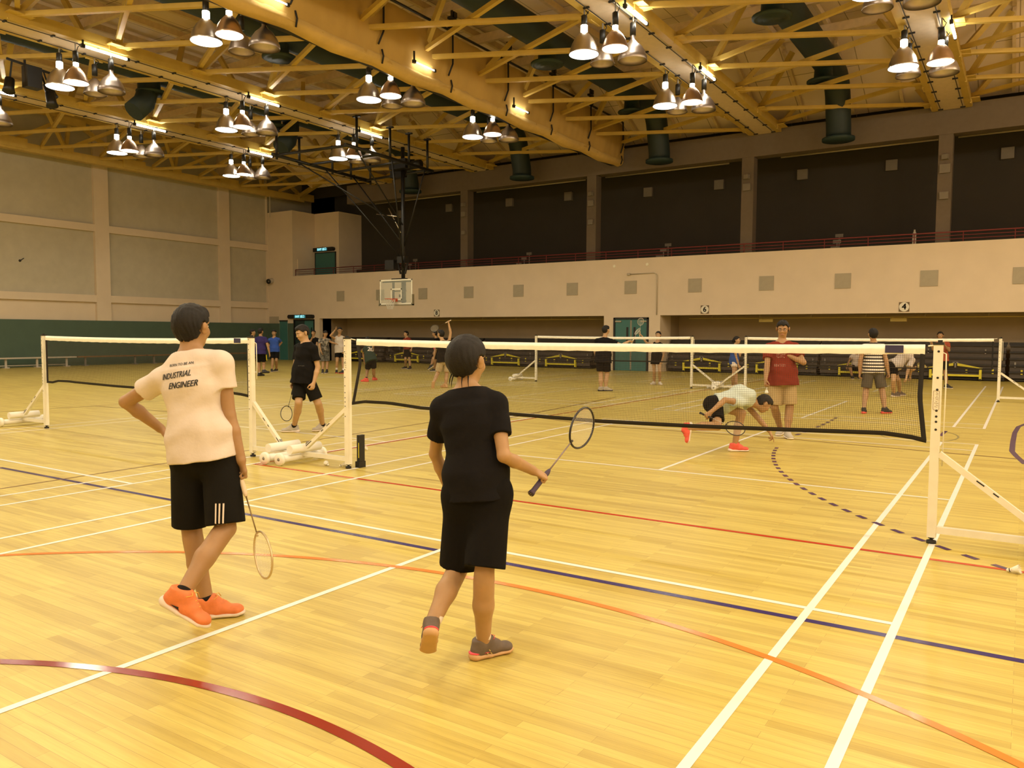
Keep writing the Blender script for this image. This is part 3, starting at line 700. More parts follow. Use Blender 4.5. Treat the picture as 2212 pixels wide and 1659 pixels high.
# pipe and fixtures on the white band
t = thing('conduit', 'thin conduit bent down the white wall right of the double door', 'pipe', (-12.7, YB-.03, 2.4))
part(MB().tube([(-13.95, YB-.03, 4.18), (-12.85, YB-.03, 4.20), (-12.74, YB-.03, 4.15), (-12.7, YB-.03, 4.05), (-12.7, YB-.03, 2.42)], .022, 6), 'pipe', M['pipe'], t)
part(MB().lathe([(0, -.06), (.05, -.06), (.05, .06), (0, .06)], (-14.0, YB-.07, 4.18), (1, 0, 0), 10), 'bullet_head', M['spk'], t)
for i, (a, b) in enumerate(((1327, 575), (1398, 571))):
    p = on_y(a, b, YB); o = MB().lathe([(0, .02), (.06, .02), (.065, 0)], (p[0], YB, p[2]), (0, -1, 0), 14, False).build('round_cap', M['tape'], loc=(p[0], YB, p[2]))
    tag(o, ('left' if i == 0 else 'right')+' one of two small white round caps under the balcony rail', 'cap', 'round caps under the balcony rail')
p = on_x(588, 607, XL+.35); t = thing('wall_camera', 'small white camera with black ends on the left wall corner', 'camera', (XL+.02, p[1], p[2]))
part(MB().lathe([(0, -.2), (.14, -.2), (.16, 0), (.14, .2), (0, .2)], (p[0], p[1]-.1, p[2]), (.3, -1, -.2), 14), 'body', M['spk'], t)
part(MB().lathe([(.05, 0), (.145, 0), (.145, .06), (.05, .06)], (p[0]+.06, p[1]-.3, p[2]-.04), (.3, -1, -.2), 14).lathe([(0, 0), (.14, 0), (.12, .08), (0, .08)], (p[0]-.06, p[1]+.1, p[2]+.04), (-.3, 1, .2), 14), 'black_end', M['black'], t)
part(MB().bar((XL-.02, p[1], p[2]-.25), (p[0], p[1]-.1, p[2]-.05), .05), 'bracket', M['spk'], t)
p = on_x(43, 563, XL-.165); o = MB().lathe([(0, .03), (.05, .03), (.06, 0)], (XL-.17, p[1], p[2]), (1, 0, 0), 8).bar((XL-.15, p[1], p[2]), (XL-.14, p[1]+.16, p[2]+.12), .03).build('wall_hook', M['black'], loc=(XL-.17, p[1], p[2])); tag(o, 'small dark hook on the left wall panel', 'hook')
p0 = on_y(580, 684, YB); o = MB().span((-37.2, YB-.03, 2.16), (-36.4, YB+.002, 2.54)).build('wall_vent', M['grille'], loc=(-36.8, YB, 2.16)); tag(o, 'flat grey vent plate in the corner above the green padding', 'vent')
# drain pipe stubs near the corner
for nm, q in (('white drop pipe hanging below the end of the left truss', [(583, 440), (583, 470)]),):
    a, b = on_x(q[0][0], q[0][1], -36.4), on_x(q[1][0], q[1][1], -36.4)
    o = MB().tube([(a[0], a[1], 9.62), a, b], .03, 6).build('drop_pipe', M['spk'], loc=tuple(b)); tag(o, nm, 'pipe')
# boxes on balcony wall and columns
for i, (a, b) in enumerate(((750, 498), (868, 463), (973, 450), (1103, 438), (1230, 425), (1402, 416), (1555, 400), (1735, 378), (1927, 358), (2177, 332))):
    p = on_y(a, b, RB); s = .2
    o = MB().box((p[0], RB-.08, p[2]), (.42, .17, .42)).build('balcony_speaker', M['spk2'], loc=(p[0], RB, p[2]-.2))
    tag(o, 'square pale box high on the dark balcony wall, %s from the left' % ordinal(i), 'box', 'square boxes on the balcony wall')
cn = ['first', 'second', 'third', 'fourth']
for i, (x, l) in enumerate(((-23.2, ((1003, 443, .2), (1003, 463, .26), (1003, 503, .2))), (-16.1, ((1272, 420, .2), (1274, 440, .28), (1275, 480, .24))), (-9.1, ((1611, 383, .2), (1612, 405, .3))), (-2.1, ((2040, 340, .2), (2039, 365, .34), (2037, 423, .28))))):
    for j, (a, b, s) in enumerate(l):
        z = on_y(a, b, CY0)[2]
        mbx = MB().box((x, CY0-.05, z), (s, .1, s*.9))
        if j == 0: mbx = MB().box((x, CY0-.08, z), (s, .16, s*.85), (unit(V(1, -.3, 0)), unit(V(.3, 1, 0)), V(0, 0, 1)))
        o = mbx.build('column_box', M['spk2'], loc=(x, CY0, z-s*.45))
        tag(o, '%s pale box on the %s balcony column from the left' % (('upper', 'middle', 'lower')[j], cn[i]), 'box', 'pale boxes on the balcony columns')
for i, (a, b) in enumerate(((((1030, 415), (1265, 388))), ((1308, 384), (1575, 355)), ((1687, 345), (2027, 308)), ((2070, 305), (2212, 290)), ((810, 441), (995, 418)))):
    p, q = on_y(*a, 26.9), on_y(*b, 26.9); z = 8.85
    if i == 3: q = V(q[0]+4, 0, 0)
    t = thing('ceiling_rail', 'pale rail hung along the top of the %s balcony bay' % ['second', 'third', 'fourth', 'rightmost', 'leftmost'][i], 'rail', ((p[0]+q[0])/2, 26.9, z))
    part(MB().tube([(p[0], 26.9, z), (q[0], 26.9, z)], .035, 6), 'rail_tube', M['pipe'], t)
    for u in (.07, .5, .93): part(MB().tube([(p[0]*(1-u)+q[0]*u, 26.9, z), (p[0]*(1-u)+q[0]*u, 26.9, 10.2)], .015, 5), 'hanger', M['pipe'], t)
rp = [[(1443, 529), (1433, 541), (1424, 555)], [(1143, 548), (1132, 559), (1121, 571)], [(1813, 509), (1808, 522), (1803, 536)], [(897, 562), (885, 571), (875, 582)]]
for i, l in enumerate(rp):
    for j, (a, b) in enumerate(l):
        y = (27.53, 26.73, 25.93)[j]; p = on_y(a, b, y)
        o = MB().box((p[0], y, p[2]), (.3, .03, .13)).box((p[0], y+.02, p[2]-.25), (.05, .02, .5)).build('row_plate', M['spk2'], loc=(p[0], y, p[2]))
        tag(o, '%s small pale row plate behind the railing, %s set from the left' % (('upper', 'middle', 'lower')[j], ordinal([2, 1, 3, 0][i])), 'plate', 'row plates on the balcony steps')
p = on_y(1976, 502, 25.9); o = MB().lathe([(0, 0), (.06, 0), (.065, .16), (.03, .24), (.028, .3), (0, .3)], (p[0], 25.85, 4.9+.26), n=12).box((p[0], 25.85, 4.67), (.12, .12, .98)).build('white_post', M['spk'], loc=(p[0], 25.85, 4.2)); tag(o, 'slim pale post standing behind the balcony railing', 'post')
# rails with small fittings under the balcony soffit
for i, (x0, x1) in enumerate(((-31.4, -15.5), (-11.6, 8))):
    t = thing('soffit_rail', 'pale rail hung under the balcony over the %s bleachers' % ('left' if i == 0 else 'right'), 'rail', ((x0+x1)/2, 25.9, 2.25))
    part(MB().tube([(x0, 25.9, 2.27), (x1, 25.9, 2.27)], .022, 6), 'rail_tube', M['yellow_sign'], t)
    k = 0
    while x0+1.0+2.0*k < x1:
        part(MB().tube([(x0+1+2*k, 25.9, 2.27), (x0+1+2*k, 25.9, 2.42)], .012, 5), 'hanger', M['pipe'], t); k += 1
for i, (a, b) in enumerate(((1655, 695), (1941, 693))):
    p = on_y(a, b, 25.9); o = MB().box((p[0], 25.9, 2.17), (.55, .1, .12)).box((p[0]-.2, 25.9, 2.25), (.03, .03, .1)).box((p[0]+.2, 25.9, 2.25), (.03, .03, .1)).build('emergency_light', M['yellow_sign'], loc=(p[0], 25.9, 2.11))
    tag(o, 'pale yellow fitting under the balcony %s' % ('beside the man in dark red' if i == 0 else 'below the sign with the 4'), 'light fitting', 'yellow fittings under the balcony')

# ------------------------------------------------------------------ bleachers
def bleacher(x0, n, label):
    wdt = 3.1*n; x1 = x0+wdt; yb = 25.55
    t = thing('bleacher', label, 'bleacher', ((x0+x1)/2, 26.2, 0), 'retracted bleacher sections')
    for j in range(5):
        z = .17+.23*j; y = yb+.10*j
        part(MB().span((x0+.02, y, z+.13), (x1-.02, y+.34, z+.19)), 'seat_plank', M['bleach'], t)
        part(MB().span((x0+.04, y+.06, z-.04), (x1-.04, y+.12, z+.14)), 'riser_board', M['bleach_face'], t)
    part(MB().span((x0, yb+.5, 1.28), (x1, yb+1.05, 1.36)), 'seat_plank', M['bleach'], t)
    part(MB().span((x0+.05, yb+.16, .03), (x1-.05, yb+.9, .14)), 'base_frame', M['bleach'], t)
    for k in range(n):
        c = x0+3.1*k+1.55
        a = part(MB().span((c-.78, yb-.03, .15), (c+.78, yb+.03, .22)), 'yellow_base_bar', M['yellow2'], t)
        for s in (-1, 1):
            part(MB().span((c+s*.78-.04, yb-.04, .05), (c+s*.78+.04, yb+.05, .40)), 'yellow_leg', M['yellow2'], t)
            part(MB().lathe([(0, -.03), (.05, -.03), (.05, .03), (0, .03)], (c+s*.78, yb, .05), (1, 0, 0), 12), 'caster', M['rubber'], t)
            part(MB().add([(c+s*.06, yb+.0, .62), (c+s*.86, yb+.0, .45), (c+s*.86, yb+.03, .45), (c+s*.06, yb+.03, .62), (c+s*.06, yb+.0, .52), (c+s*.86, yb+.0, .43), (c+s*.86, yb+.03, .43), (c+s*.06, yb+.03, .52)], [(0, 1, 2, 3), (7, 6, 5, 4), (0, 4, 5, 1), (1, 5, 6, 2), (2, 6, 7, 3), (3, 7, 4, 0)]), 'yellow_arm', M['yellow2'], t)
            part(MB().span((c+s*1.15-.03, yb+.02, .26), (c+s*1.15+.03, yb+.06, .42)).span((c+s*.35-.03, yb+.02, .28), (c+s*.35+.03, yb+.06, .42)), 'yellow_clip', M['yellow2'], t)
            part(MB().span((c+s*1.35-.025, yb+.12, .5), (c+s*1.35+.025, yb+.16, .68)).span((c+s*.9-.02, yb+.3, .95), (c+s*.9+.02, yb+.34, 1.12)), 'clip', M['grey_steel'], t)
        part(MB().span((c-.025, yb-.01, .46), (c+.025, yb+.04, .68)).span((c-.09, yb-.01, .62), (c+.09, yb+.03, .66)), 'centre_clip', M['grey_steel'], t)
for i, (x0, n) in enumerate(((-32.0, 1), (-28.65, 2), (-22.35, 2))):
    bleacher(x0, n, ['retracted black bleacher section with yellow frame in the left bay, leftmost', 'retracted black bleacher section with yellow frame in the middle of the left bay', 'retracted black bleacher section with yellow frame beside the double door'][i])
for i, (x0, n) in enumerate(((-12.45, 2), (-6.2, 2), (.05, 2))):
    bleacher(x0, n, ['retracted black bleacher section behind the woman in blue', 'retracted black bleacher section behind the striped shirt man', 'retracted black bleacher section at the far right of the right bay'][i])
def bag(name, p, s, m, label):
    r = np.random.RandomState(int(abs(p[0]*10))); mbb = MB(); n = 14; rows = []
    for i in range(9):
        u = i/8; z = s[2]*u; k = math.sqrt(max(.02, 1-(2*u-1)**4))*(1-.25*u)
        rows.append([(p[0]+s[0]/2*k*math.copysign(abs(math.cos(a))**.6, math.cos(a))*(1+.07*r.randn()), p[1]+s[1]/2*k*math.copysign(abs(math.sin(a))**.6, math.sin(a)), p[2]+z) for a in np.linspace(0, 2*math.pi, n)])
    t = thing(name, label, 'bag', p)
    part(mbb.grid(rows), 'body', m, t)
    part(MB().tube([(p[0]-.1, p[1], p[2]+s[2]*.9), (p[0]-.05, p[1], p[2]+s[2]*1.18), (p[0]+.05, p[1], p[2]+s[2]*1.18), (p[0]+.1, p[1], p[2]+s[2]*.9)], .014, 6), 'handle', m, t)
ba = on_y(858, 760, 25.7); bag('sports_bag', (ba[0], 25.66, .595), (.62, .2, .42), M['black'], 'black sports bag on the bleacher seat left of the dark red shirt man')
ba = on_y(840, 772, 25.6); bag('sports_bag', (ba[0], 25.62, .37), (.45, .13, .2), M['black'], 'smaller black bag below the big sports bag on the bleachers')
ba = on_y(1986, 800, 25.55); bag('cloth_bag', (ba[0], 25.62, .37), (.5, .13, .18), M['yellow_sign'], 'crumpled pale cloth bag on the bleachers left of the right post')
ba = on_y(1742, 775, 25.5); bag('sports_bag', (ba[0]-.5, 25.62, .37), (1.1, .13, .32), M['black'], 'long black racket bag on the bleachers right of the dark red shirt')

# ------------------------------------------------------------------ benches along the left wall
def bench(y0, y1, legs, m, ml, label, rail=False):
    x = -36.55; t = thing('bench', label, 'bench', (x, (y0+y1)/2, 0), 'benches along the left wall')
    part(MB().span((x-.15, y0, .40), (x+.15, y1, .46)), 'seat', m, t)
    for y in legs:
        part(MB().span((x-.03, y-.04, .0), (x+.03, y+.04, .40)).span((x-.14, y-.1, 0), (x+.14, y+.1, .04)), 'leg', ml, t)
    if rail: part(MB().tube([(x, legs[0], .1), (x, legs[-1], .1)], .025, 6), 'foot_rail', ml, t)
bench(6.9, 13.1, (7.0, 10.1, 11.4, 12.7), M['spk'], M['spk'], 'white bench with a low foot rail at the left edge', True)
for i, (a, b) in enumerate(((13.15, 16.55), (16.65, 20.1), (20.2, 23.6))):
    bench(a, b, (a+.42, b-.5), M['bench_wood'], M['grey_steel'], ['brown wooden bench against the green wall, nearest the white bench', 'brown wooden bench behind the net, middle of three', 'brown wooden bench nearest the blue shirted men'][i])

# ------------------------------------------------------------------ badminton posts and nets
def net_post(x, y, d, label, ln=.80, script=False, scuffs=True, yr=0.0):
    t = thing('net_post', label, 'net post', (x, y, 0), 'wheeled badminton posts')
    w2 = .031
    u = part(MB().span((x-w2, y-w2, .05), (x+w2, y+w2, 1.54)), 'upright', M['white'], t)
    part(MB().span((x-.036, y-.036, 1.53), (x+.036, y+.036, 1.548)).box((x+d*.01, y, 1.556), (.03, .03, .02)), 'top_cap', M['rubber'], t)
    hl = MB()
    for z in ((1.48, 1.28, 1.19, 1.03, .985, .945, .885) if script else (1.51, 1.45, 1.38, 1.25, 1.17, 1.08, .98, .90, .84, .79, .74, .62)):
        hl.lathe([(0, .001), (.009 if script else .007, .001)], (x+(.004 if script else -.014), y-w2-.001, z), (0, -1, 0), 10, False)
    part(hl, 'peg_holes', M['ink'], u)
    if script:
        sc = MB(); rr = np.random.RandomState(4)
        for s in (-1, 1): sc.bar((x+s*.02, y-w2-.001, 1.18), (x+s*.02, y-w2-.001, 1.04), .003, .001)
        for a, b in (((-.02, 1.18), (.02, 1.18)), ((-.02, 1.04), (0, 1.03)), ((0, 1.03), (.02, 1.04))): sc.bar((x+a[0], y-w2-.001, a[1]), (x+b[0], y-w2-.001, b[1]), .003, .001)
        for k in range(9):
            z = 1.17-.0135*k; sc.bar((x-.012+.01*rr.rand(), y-w2-.001, z), (x+.008+.006*rr.rand(), y-w2-.001, z-.008*rr.rand()), .0045, .001)
        part(sc, 'script_mark', M['kline'], u)
    elif scuffs:
        sc = MB(); rr = np.random.RandomState(int(abs(x)*7))
        for k in range(8):
            z = 1.36-.022*k; sc.bar((x-.018+.012*rr.rand(), y-w2-.001, z), (x+.004+.008*rr.rand(), y-w2-.001, z-.014*rr.rand()), .007, .001)
        part(sc, 'script_mark', M['ink'], u)
    part(MB().span((min(x, x+d*ln), y-.025, .085), (max(x, x+d*ln), y+.025, .135)), 'base_bar', M['white'], t)
    br = part(MB().bar((x+d*.03, y, .70), (x+d*(ln-.04), y, .15), .045, .045), 'brace', M['white'], t)
    sc = MB(); 
    for u0, u1 in ((.35, .42), (.5, .55), (.78, .95)):
        q0 = V(x+d*(.03+(ln-.07)*u0), y-.0235, .70-.55*u0+.012); q1 = V(x+d*(.03+(ln-.07)*u1), y-.0235, .70-.55*u1+.014); sc.bar(q0, q1, .002, .009)
    part(sc, 'scuff_marks', M['ink'], br)
    rx = x+d*ln; rw = part(MB().tube([(rx, y-.34, .075), (rx, y+.34, .075)], .045, 14), 'roller', M['weight'], t)
    for s in (-1, 1):
        wv = part(MB().lathe([(.02, -.022), (.072, -.022), (.077, -.012), (.077, .012), (.072, .022), (.02, .022), (.02, -.022)], (rx, y+s*.34, .077), (0, 1, 0), 22), 'wheel', M['weight'], t)
        part(MB().lathe([(0, -.03), (.015, -.03), (.015, .03), (0, .03)], (rx, y+s*.34, .077), (0, 1, 0), 10), 'axle_cap', M['grey_steel'], wv)
    part(MB().tube([(rx-d*.06, y-.24, .185), (rx-d*.06, y+.24, .185)], .055, 16), 'weight_tube', M['weight'], t)
    part(MB().bar((rx-d*.05, y, .13), (rx-d*.12, y, .26), .03), 'strap', M['grey_steel'], t)
    part(MB().lathe([(0, 0), (.035, 0), (.035, .022), (.012, .03), (.012, .06), (0, .06)], (x, y, 0), n=12).box((x, y, .055), (.04, .04, .03)), 'foot', M['rubber'], t)
    part(MB().tube([(x-d*.03, y+.03, 1.5), (x+d*.05, y+.04, 1.46), (x+d*.055, y+.04, 1.2), (x+d*.05, y+.04, .6 if script else 1.0)], .005, 5), 'net_cord', M['tape'], t)
    return t
net_post(-.03, .07, 1, 'nearest white wheeled net post at right, beside the crossing court lines', script=True)
net_post(-6.15, .0, -1, 'white wheeled net post at the left end of the nearest net')
net_post(-7.81, -.04, 1, 'white wheeled net post at the right end of the left net', ln=.64)
net_post(-13.06, .02, -1, 'white wheeled net post at the far left')
pr = floor_at(1622, 842)
net_post(.02, 15.63, 1, 'distant white net post at the right edge of the photo')
net_post(pr[0], 15.7, -1, 'distant white net post right of the woman in blue')
net_post(-7.73, 15.76, 1, 'distant white net post left of the woman in blue')
net_post(-13.19, 15.9, -1, 'distant white net post left of the dark shirted man with the knee strap')

def net(x0, x1, y0, y1, label, pitch=.02, th=.0024, zb=None, side=None, patch=True, top0=1.53, top1=1.53, sag=.02, xs=None):
    # x0 left end, x1 right end; zb: list of (u, z) for the bottom edge
    n = int(round((x1-x0)/(pitch*.78))); t = thing('badminton_net', label, 'net', ((x0+x1)/2, (y0+y1)/2, .76), 'badminton nets')
    zb = zb or [(0, .78), (.15, .78), (.5, .76), (.85, .77), (1, .79)]
    ub, zz = [a for a, _ in zb], [b for _, b in zb]
    bt = lambda u: float(np.interp(u, ub, zz))
    tp = lambda u: top0*(1-u)+top1*u-sag*4*u*(1-u)
    ls = side[0] if side else [(0, 0), (1, 0)]; rs = side[1] if side else [(0, 0), (1, 0)]
    def P(u, v):   # v 0 at top, 1 at bottom
        z = tp(u)-.07+(bt(u)-tp(u)+.07)*v
        xl = x0+float(np.interp(v, [a for a, _ in ls], [b for _, b in ls])); xr = x1+float(np.interp(v, [a for a, _ in rs], [b for _, b in rs]))
        return V(xl+(xr-xl)*u, y0+(y1-y0)*u+.012*math.sin(u*9)*v, z)
    # cords: thin three-sided strands
    vs, fs = [], []
    def strand(pts):
        o = len(vs); h = th/2
        for p in pts:
            vs.extend([p+V(h, 0, h*.3), p+V(-h*.5, h*.8, h*.3), p+V(-h*.3, -h*.8, -h)])
        for i in range(len(pts)-1):
            a = o+3*i
            for k in range(3): fs.append((a+k, a+(k+1) % 3, a+3+(k+1) % 3, a+3+k))
    for i in range(n+1): strand([P(i/n, v) for v in (0, .25, .5, .75, 1)])
    m = int(round((1.53-.80)/(pitch*.9)))
    for j in range(m+1): strand([P(u, j/m) for u in np.linspace(0, 1, 25)])
    part(MB().add(vs, fs), 'mesh_cords', M['cord'], t)
    us = np.linspace(0, 1, 60)
    tv = [[(P(u, 0)[0], P(u, 0)[1]-.006, tp(u)-.072+.003*math.sin(u*130)), (P(u, 0)[0], P(u, 0)[1]-.009, tp(u)-.036), (P(u, 0)[0], P(u, 0)[1], tp(u)+.002), (P(u, 0)[0], P(u, 0)[1]+.009, tp(u)-.036), (P(u, 0)[0], P(u, 0)[1]+.006, tp(u)-.072)] for u in us]
    tpo = part(MB().grid(tv), 'top_tape', M['tape'], t)
    bv = [[tuple(P(u, 1)+V(0, -.006, .018)), tuple(P(u, 1)+V(0, -.008, -.016)), tuple(P(u, 1)+V(0, .008, -.016)), tuple(P(u, 1)+V(0, .006, .018))] for u in us]
    part(MB().grid(bv), 'bottom_tape', M['netblack'], t)
    for u, s in ((0, 1), (1, -1)):
        sv = [[tuple(P(u, v)+V(-.002*s, -.006, 0)), tuple(P(u, v)+V(.032*s, -.007, 0)), tuple(P(u, v)+V(.032*s, .007, 0)), tuple(P(u, v)+V(-.002*s, .006, 0))] for v in np.linspace(0, 1, 12)]
        part(MB().grid(sv), 'side_tape', M['netblack'], t)
    if patch:
        u0 = 1-(.28/(x1-x0)); a = P(u0, 0); pt = MB().span((a[0], a[1]-.013, tp(u0)-.062), (a[0]+.13, a[1]-.009, tp(u0)-.002))
        pp = part(pt, 'navy_patch', M['navy'], tpo)
    part(MB().tube([(x0, y0, tp(0)-.01), (x0-.07, y0, tp(0))], .006, 5).tube([(x1, y1, tp(1)-.01), (x1+.07, y1, tp(1))], .006, 5), 'net_cord', M['tape'], t)
    return t
def netz(pix, y):   # bottom-edge heights read along the net plane
    return [on_y(a, b, y) for a, b in pix]
bl = netz([(759, 877), (775, 871), (800, 868), (850, 871), (920, 882), (1090, 893), (1300, 910), (1500, 921), (1700, 929), (1900, 936), (1960, 944), (2008, 956)], .03)
X0, X1 = -6.02, -.10
net(X0, X1, 0.0, .06, 'badminton net of the nearest court with a white top tape', zb=[((p[0]-X0)/(X1-X0), p[2]) for p in bl], side=([(0, .02), (.3, .06), (1, -.06)], [(0, -.02), (.5, -.03), (1, .01)]), th=.0021)
bl = netz([(111, 826), (122, 823), (145, 824), (160, 826), (250, 834), (420, 846), (500, 848), (528, 852), (545, 856)], 0)
X0, X1 = -13.0, -7.86
net(X0, X1, .02, -.04, 'badminton net at left behind the man in white', zb=[((p[0]-X0)/(X1-X0), p[2]) for p in bl], th=.0020)
net(pr[0]+.04, -.12, 15.7, 15.65, 'distant badminton net at right with a free top tape end', th=.0018, patch=False)
net(-13.13, -7.79, 15.9, 15.76, 'distant badminton net before the teal double door', th=.0018, patch=False)
# tall black bag standing against the post
x, y = -6.1, .12
t = thing('racket_bag', 'narrow black bag with yellow trim leaning on the left post of the nearest net', 'bag', (x, y, 0))
part(MB().span((x+.0, y-.03, .005), (x+.042, y+.06, .39)), 'body', M['black'], t); part(MB().span((x-.018, y-.04, .0), (x+.046, y+.07, .075)), 'base', M['black'], t)
part(MB().span((x+.026, y-.033, .12), (x+.036, y-.03, .30)), 'trim_stripe', M['yellow2'], t)
# ------------------------------------------------------------------ shuttlecocks
def shuttle(p, d, up, label):
    d = unit(d); p = np.asarray(p, float); t = thing('shuttlecock', label, 'shuttlecock', p, 'shuttlecocks on the floor')
    part(MB().lathe([(0, -.013), (.008, -.011), (.013, -.003), (.0135, .012), (.0128, .014), (0, .014)], p, d, 12), 'cork', M['cork'], t)
    part(MB().lathe([(.0136, .006), (.0138, .012)], p, d, 12), 'band', M['ink'], t)
    pr_ = []
    mbf = MB(); z = d; h = V(0, 0, 1) if abs(d[2]) < .9 else V(1, 0, 0); ax = unit(np.cross(h, z)); ay = np.cross(z, ax)
    for k in range(16):
        a = 2*math.pi*k/16; r0, r1 = .011, .033; a2 = a+.34; q = lambda r, a, l: p+z*l+(ax*math.cos(a)+ay*math.sin(a))*r
        mbf.add([q(r0, a-.06, .014), q(r0, a+.06, .014), q(r1*.86, a2, .06), q(r1, a+.17, .076), q(r1*.86, a-.14, .06)], [(0, 1, 2, 3, 4)])
    part(mbf, 'feather_skirt', M['feather'], t)
s = floor_at(2178, 1236); shuttle(s+V(0, 0, .015), (.8, -.15, .25), 0, 'white shuttlecock on the red line at the right edge')
s = floor_at(782, 973); shuttle(s+V(0, 0, .015), (.75, .3, .3), 0, 'white shuttlecock lying right of the black bag by the net')
s = floor_at(709, 1007); shuttle(s+V(0, 0, .016), (-.8, .3, .2), 0, 'shuttlecock under the base bar of the net post, left one')
s = floor_at(735, 1009); shuttle(s+V(0, 0, .016), (.6, .5, .25), 0, 'shuttlecock under the base bar beside the post foot')
# box of loose weights between the distant posts
p = floor_at(1556, 840); t = thing('shuttle_tray', 'low pile of shuttlecock tubes between the two distant posts', 'tray', p)
for k in range(4): part(MB().tube([(p[0]-.35+.22*k, p[1]-.1, .06), (p[0]-.2+.22*k, p[1]+.18, .07+.03*(k % 2))], .045, 10), 'tube', M['weight'], t)
# ------------------------------------------------------------------ smooth solid modelling: union of tapered shapes on a grid, then one continuous surface
class Solid:
    def __init__(s): s.ops = []; s.cuts = []
    def cone(s, a, b, ra, rb, k=.02, clip=None):
        s.ops.append(('c', np.asarray(a, float), np.asarray(b, float), ra, rb, k, clip)); return s
    def chain(s, pts, rs, k=.012):
        for i in range(len(pts)-1): s.cone(pts[i], pts[i+1], rs[i], rs[i+1], k)
        return s
    def ell(s, c, ax, r, k=.02):
        s.ops.append(('e', np.asarray(c, float), np.array([unit(a) for a in ax]), np.asarray(r, float), None, k, None)); return s
    def slab(s, a, b, sa, sb, wdir, k=.03, clip=None):
        # elliptical tapered limb a->b, half width/half depth at both ends, width along wdir
        s.ops.append(('s', np.asarray(a, float), np.asarray(b, float), (sa, sb), np.asarray(wdir, float), k, clip)); return s
    def loft(s, pts, secs, wdir, k=.03, clip=None):
        for i in range(len(pts)-1): s.slab(pts[i], pts[i+1], secs[i], secs[i+1], wdir, k, clip)
        return s
    def plane(s, p, n, round_=.004):           # keeps the side n points away from
        s.cuts.append(('p', np.asarray(p, float), unit(n), None)); return s
    def near_plane(s, p, n, c, r):             # plane cut acting only within r of c
        s.cuts.append(('l', np.asarray(p, float), unit(n), (np.asarray(c, float), r))); return s
    def func(s, f): s.cuts.append(('f', f, None, None)); return s
    def bounds(s):
        lo = np.full(3, 1e9); hi = -lo
        for o in s.ops:
            if o[0] == 'c': pr = ((o[1], o[3]), (o[2], o[4]))
            elif o[0] == 'e': pr = ((o[1], max(o[3])),)
            else: pr = ((o[1], max(o[3][0])), (o[2], max(o[3][1])))
            for p, r in pr: lo = np.minimum(lo, p-r); hi = np.maximum(hi, p+r)
        return lo, hi
    def field(s, h, pad=.02):
        lo, hi = s.bounds(); lo = lo-pad-2*h; hi = hi+pad+2*h
        n = np.ceil((hi-lo)/h).astype(int)+1
        F = np.full(n, .08, np.float32)
        for o in s.ops:
            k = o[5]; e = k+2.5*h+.004
            if o[0] == 'c': l = np.minimum(o[1]-o[3], o[2]-o[4]); u = np.maximum(o[1]+o[3], o[2]+o[4])
            elif o[0] == 'e': R = np.sqrt(((o[2]*o[3][:, None])**2).sum(0)); l = o[1]-R; u = o[1]+R
            else: r0, r1 = max(o[3][0]), max(o[3][1]); l = np.minimum(o[1]-r0, o[2]-r1); u = np.maximum(o[1]+r0, o[2]+r1)
            i0 = np.maximum(0, np.floor((l-e-lo)/h).astype(int)); i1 = np.minimum(n, np.ceil((u+e-lo)/h).astype(int)+1)
            ax = [(lo[d]+h*np.arange(i0[d], i1[d])).astype(np.float32) for d in range(3)]
            X, Y, Z = ax[0][:, None, None], ax[1][None, :, None], ax[2][None, None, :]
            D = s.dist(o, X, Y, Z).astype(np.float32)
            if o[6] is not None:
                cp, cn = o[6]; D = np.maximum(D, ((X-np.float32(cp[0]))*np.float32(cn[0])+(Y-np.float32(cp[1]))*np.float32(cn[1])+(Z-np.float32(cp[2]))*np.float32(cn[2])))
            sl = tuple(slice(i0[d], i1[d]) for d in range(3)); f = F[sl]
            if k > 1e-6:
                m = np.maximum(k-np.abs(f-D), 0)/k; F[sl] = np.minimum(f, D)-m*m*(k*.25)
            else: F[sl] = np.minimum(f, D)
        if s.cuts:
            X = (lo[0]+h*np.arange(n[0])).astype(np.float32)[:, None, None]; Y = (lo[1]+h*np.arange(n[1])).astype(np.float32)[None, :, None]; Z = (lo[2]+h*np.arange(n[2])).astype(np.float32)[None, None, :]
            for c in s.cuts:
                if c[0] == 'f': F = np.maximum(F, c[1](X, Y, Z).astype(np.float32)); continue
                P = (X-np.float32(c[1][0]))*np.float32(c[2][0])+(Y-np.float32(c[1][1]))*np.float32(c[2][1])+(Z-np.float32(c[1][2]))*np.float32(c[2][2])
                if c[0] == 'l':
                    q, r = c[3]; d = np.sqrt((X-q[0])**2+(Y-q[1])**2+(Z-q[2])**2); P = np.where(d < r, P, np.minimum(P, -.05)).astype(np.float32)
                F = np.maximum(F, P)
        F[0] = F[-1] = .05; F[:, 0] = F[:, -1] = .05; F[:, :, 0] = F[:, :, -1] = .05
        return F, lo
    @staticmethod
    def dist(o, X, Y, Z):
        if o[0] == 'e':
            c, A, r = o[1], o[2], o[3]; dx, dy, dz = X-np.float32(c[0]), Y-np.float32(c[1]), Z-np.float32(c[2]); k0 = 0; k1 = 0
            for i in range(3):
                q = dx*np.float32(A[i][0])+dy*np.float32(A[i][1])+dz*np.float32(A[i][2]); k0 = k0+(q/np.float32(r[i]))**2; k1 = k1+(q/np.float32(r[i]**2))**2
            k0 = np.sqrt(k0); k1 = np.sqrt(k1)+np.float32(1e-6); return k0*(k0-1)/k1
        a, b = o[1], o[2]; v = b-a; L2 = max(float(v@v), 1e-9)
        dx, dy, dz = X-np.float32(a[0]), Y-np.float32(a[1]), Z-np.float32(a[2])
        t = np.clip((dx*np.float32(v[0])+dy*np.float32(v[1])+dz*np.float32(v[2]))*np.float32(1/L2), 0, 1)
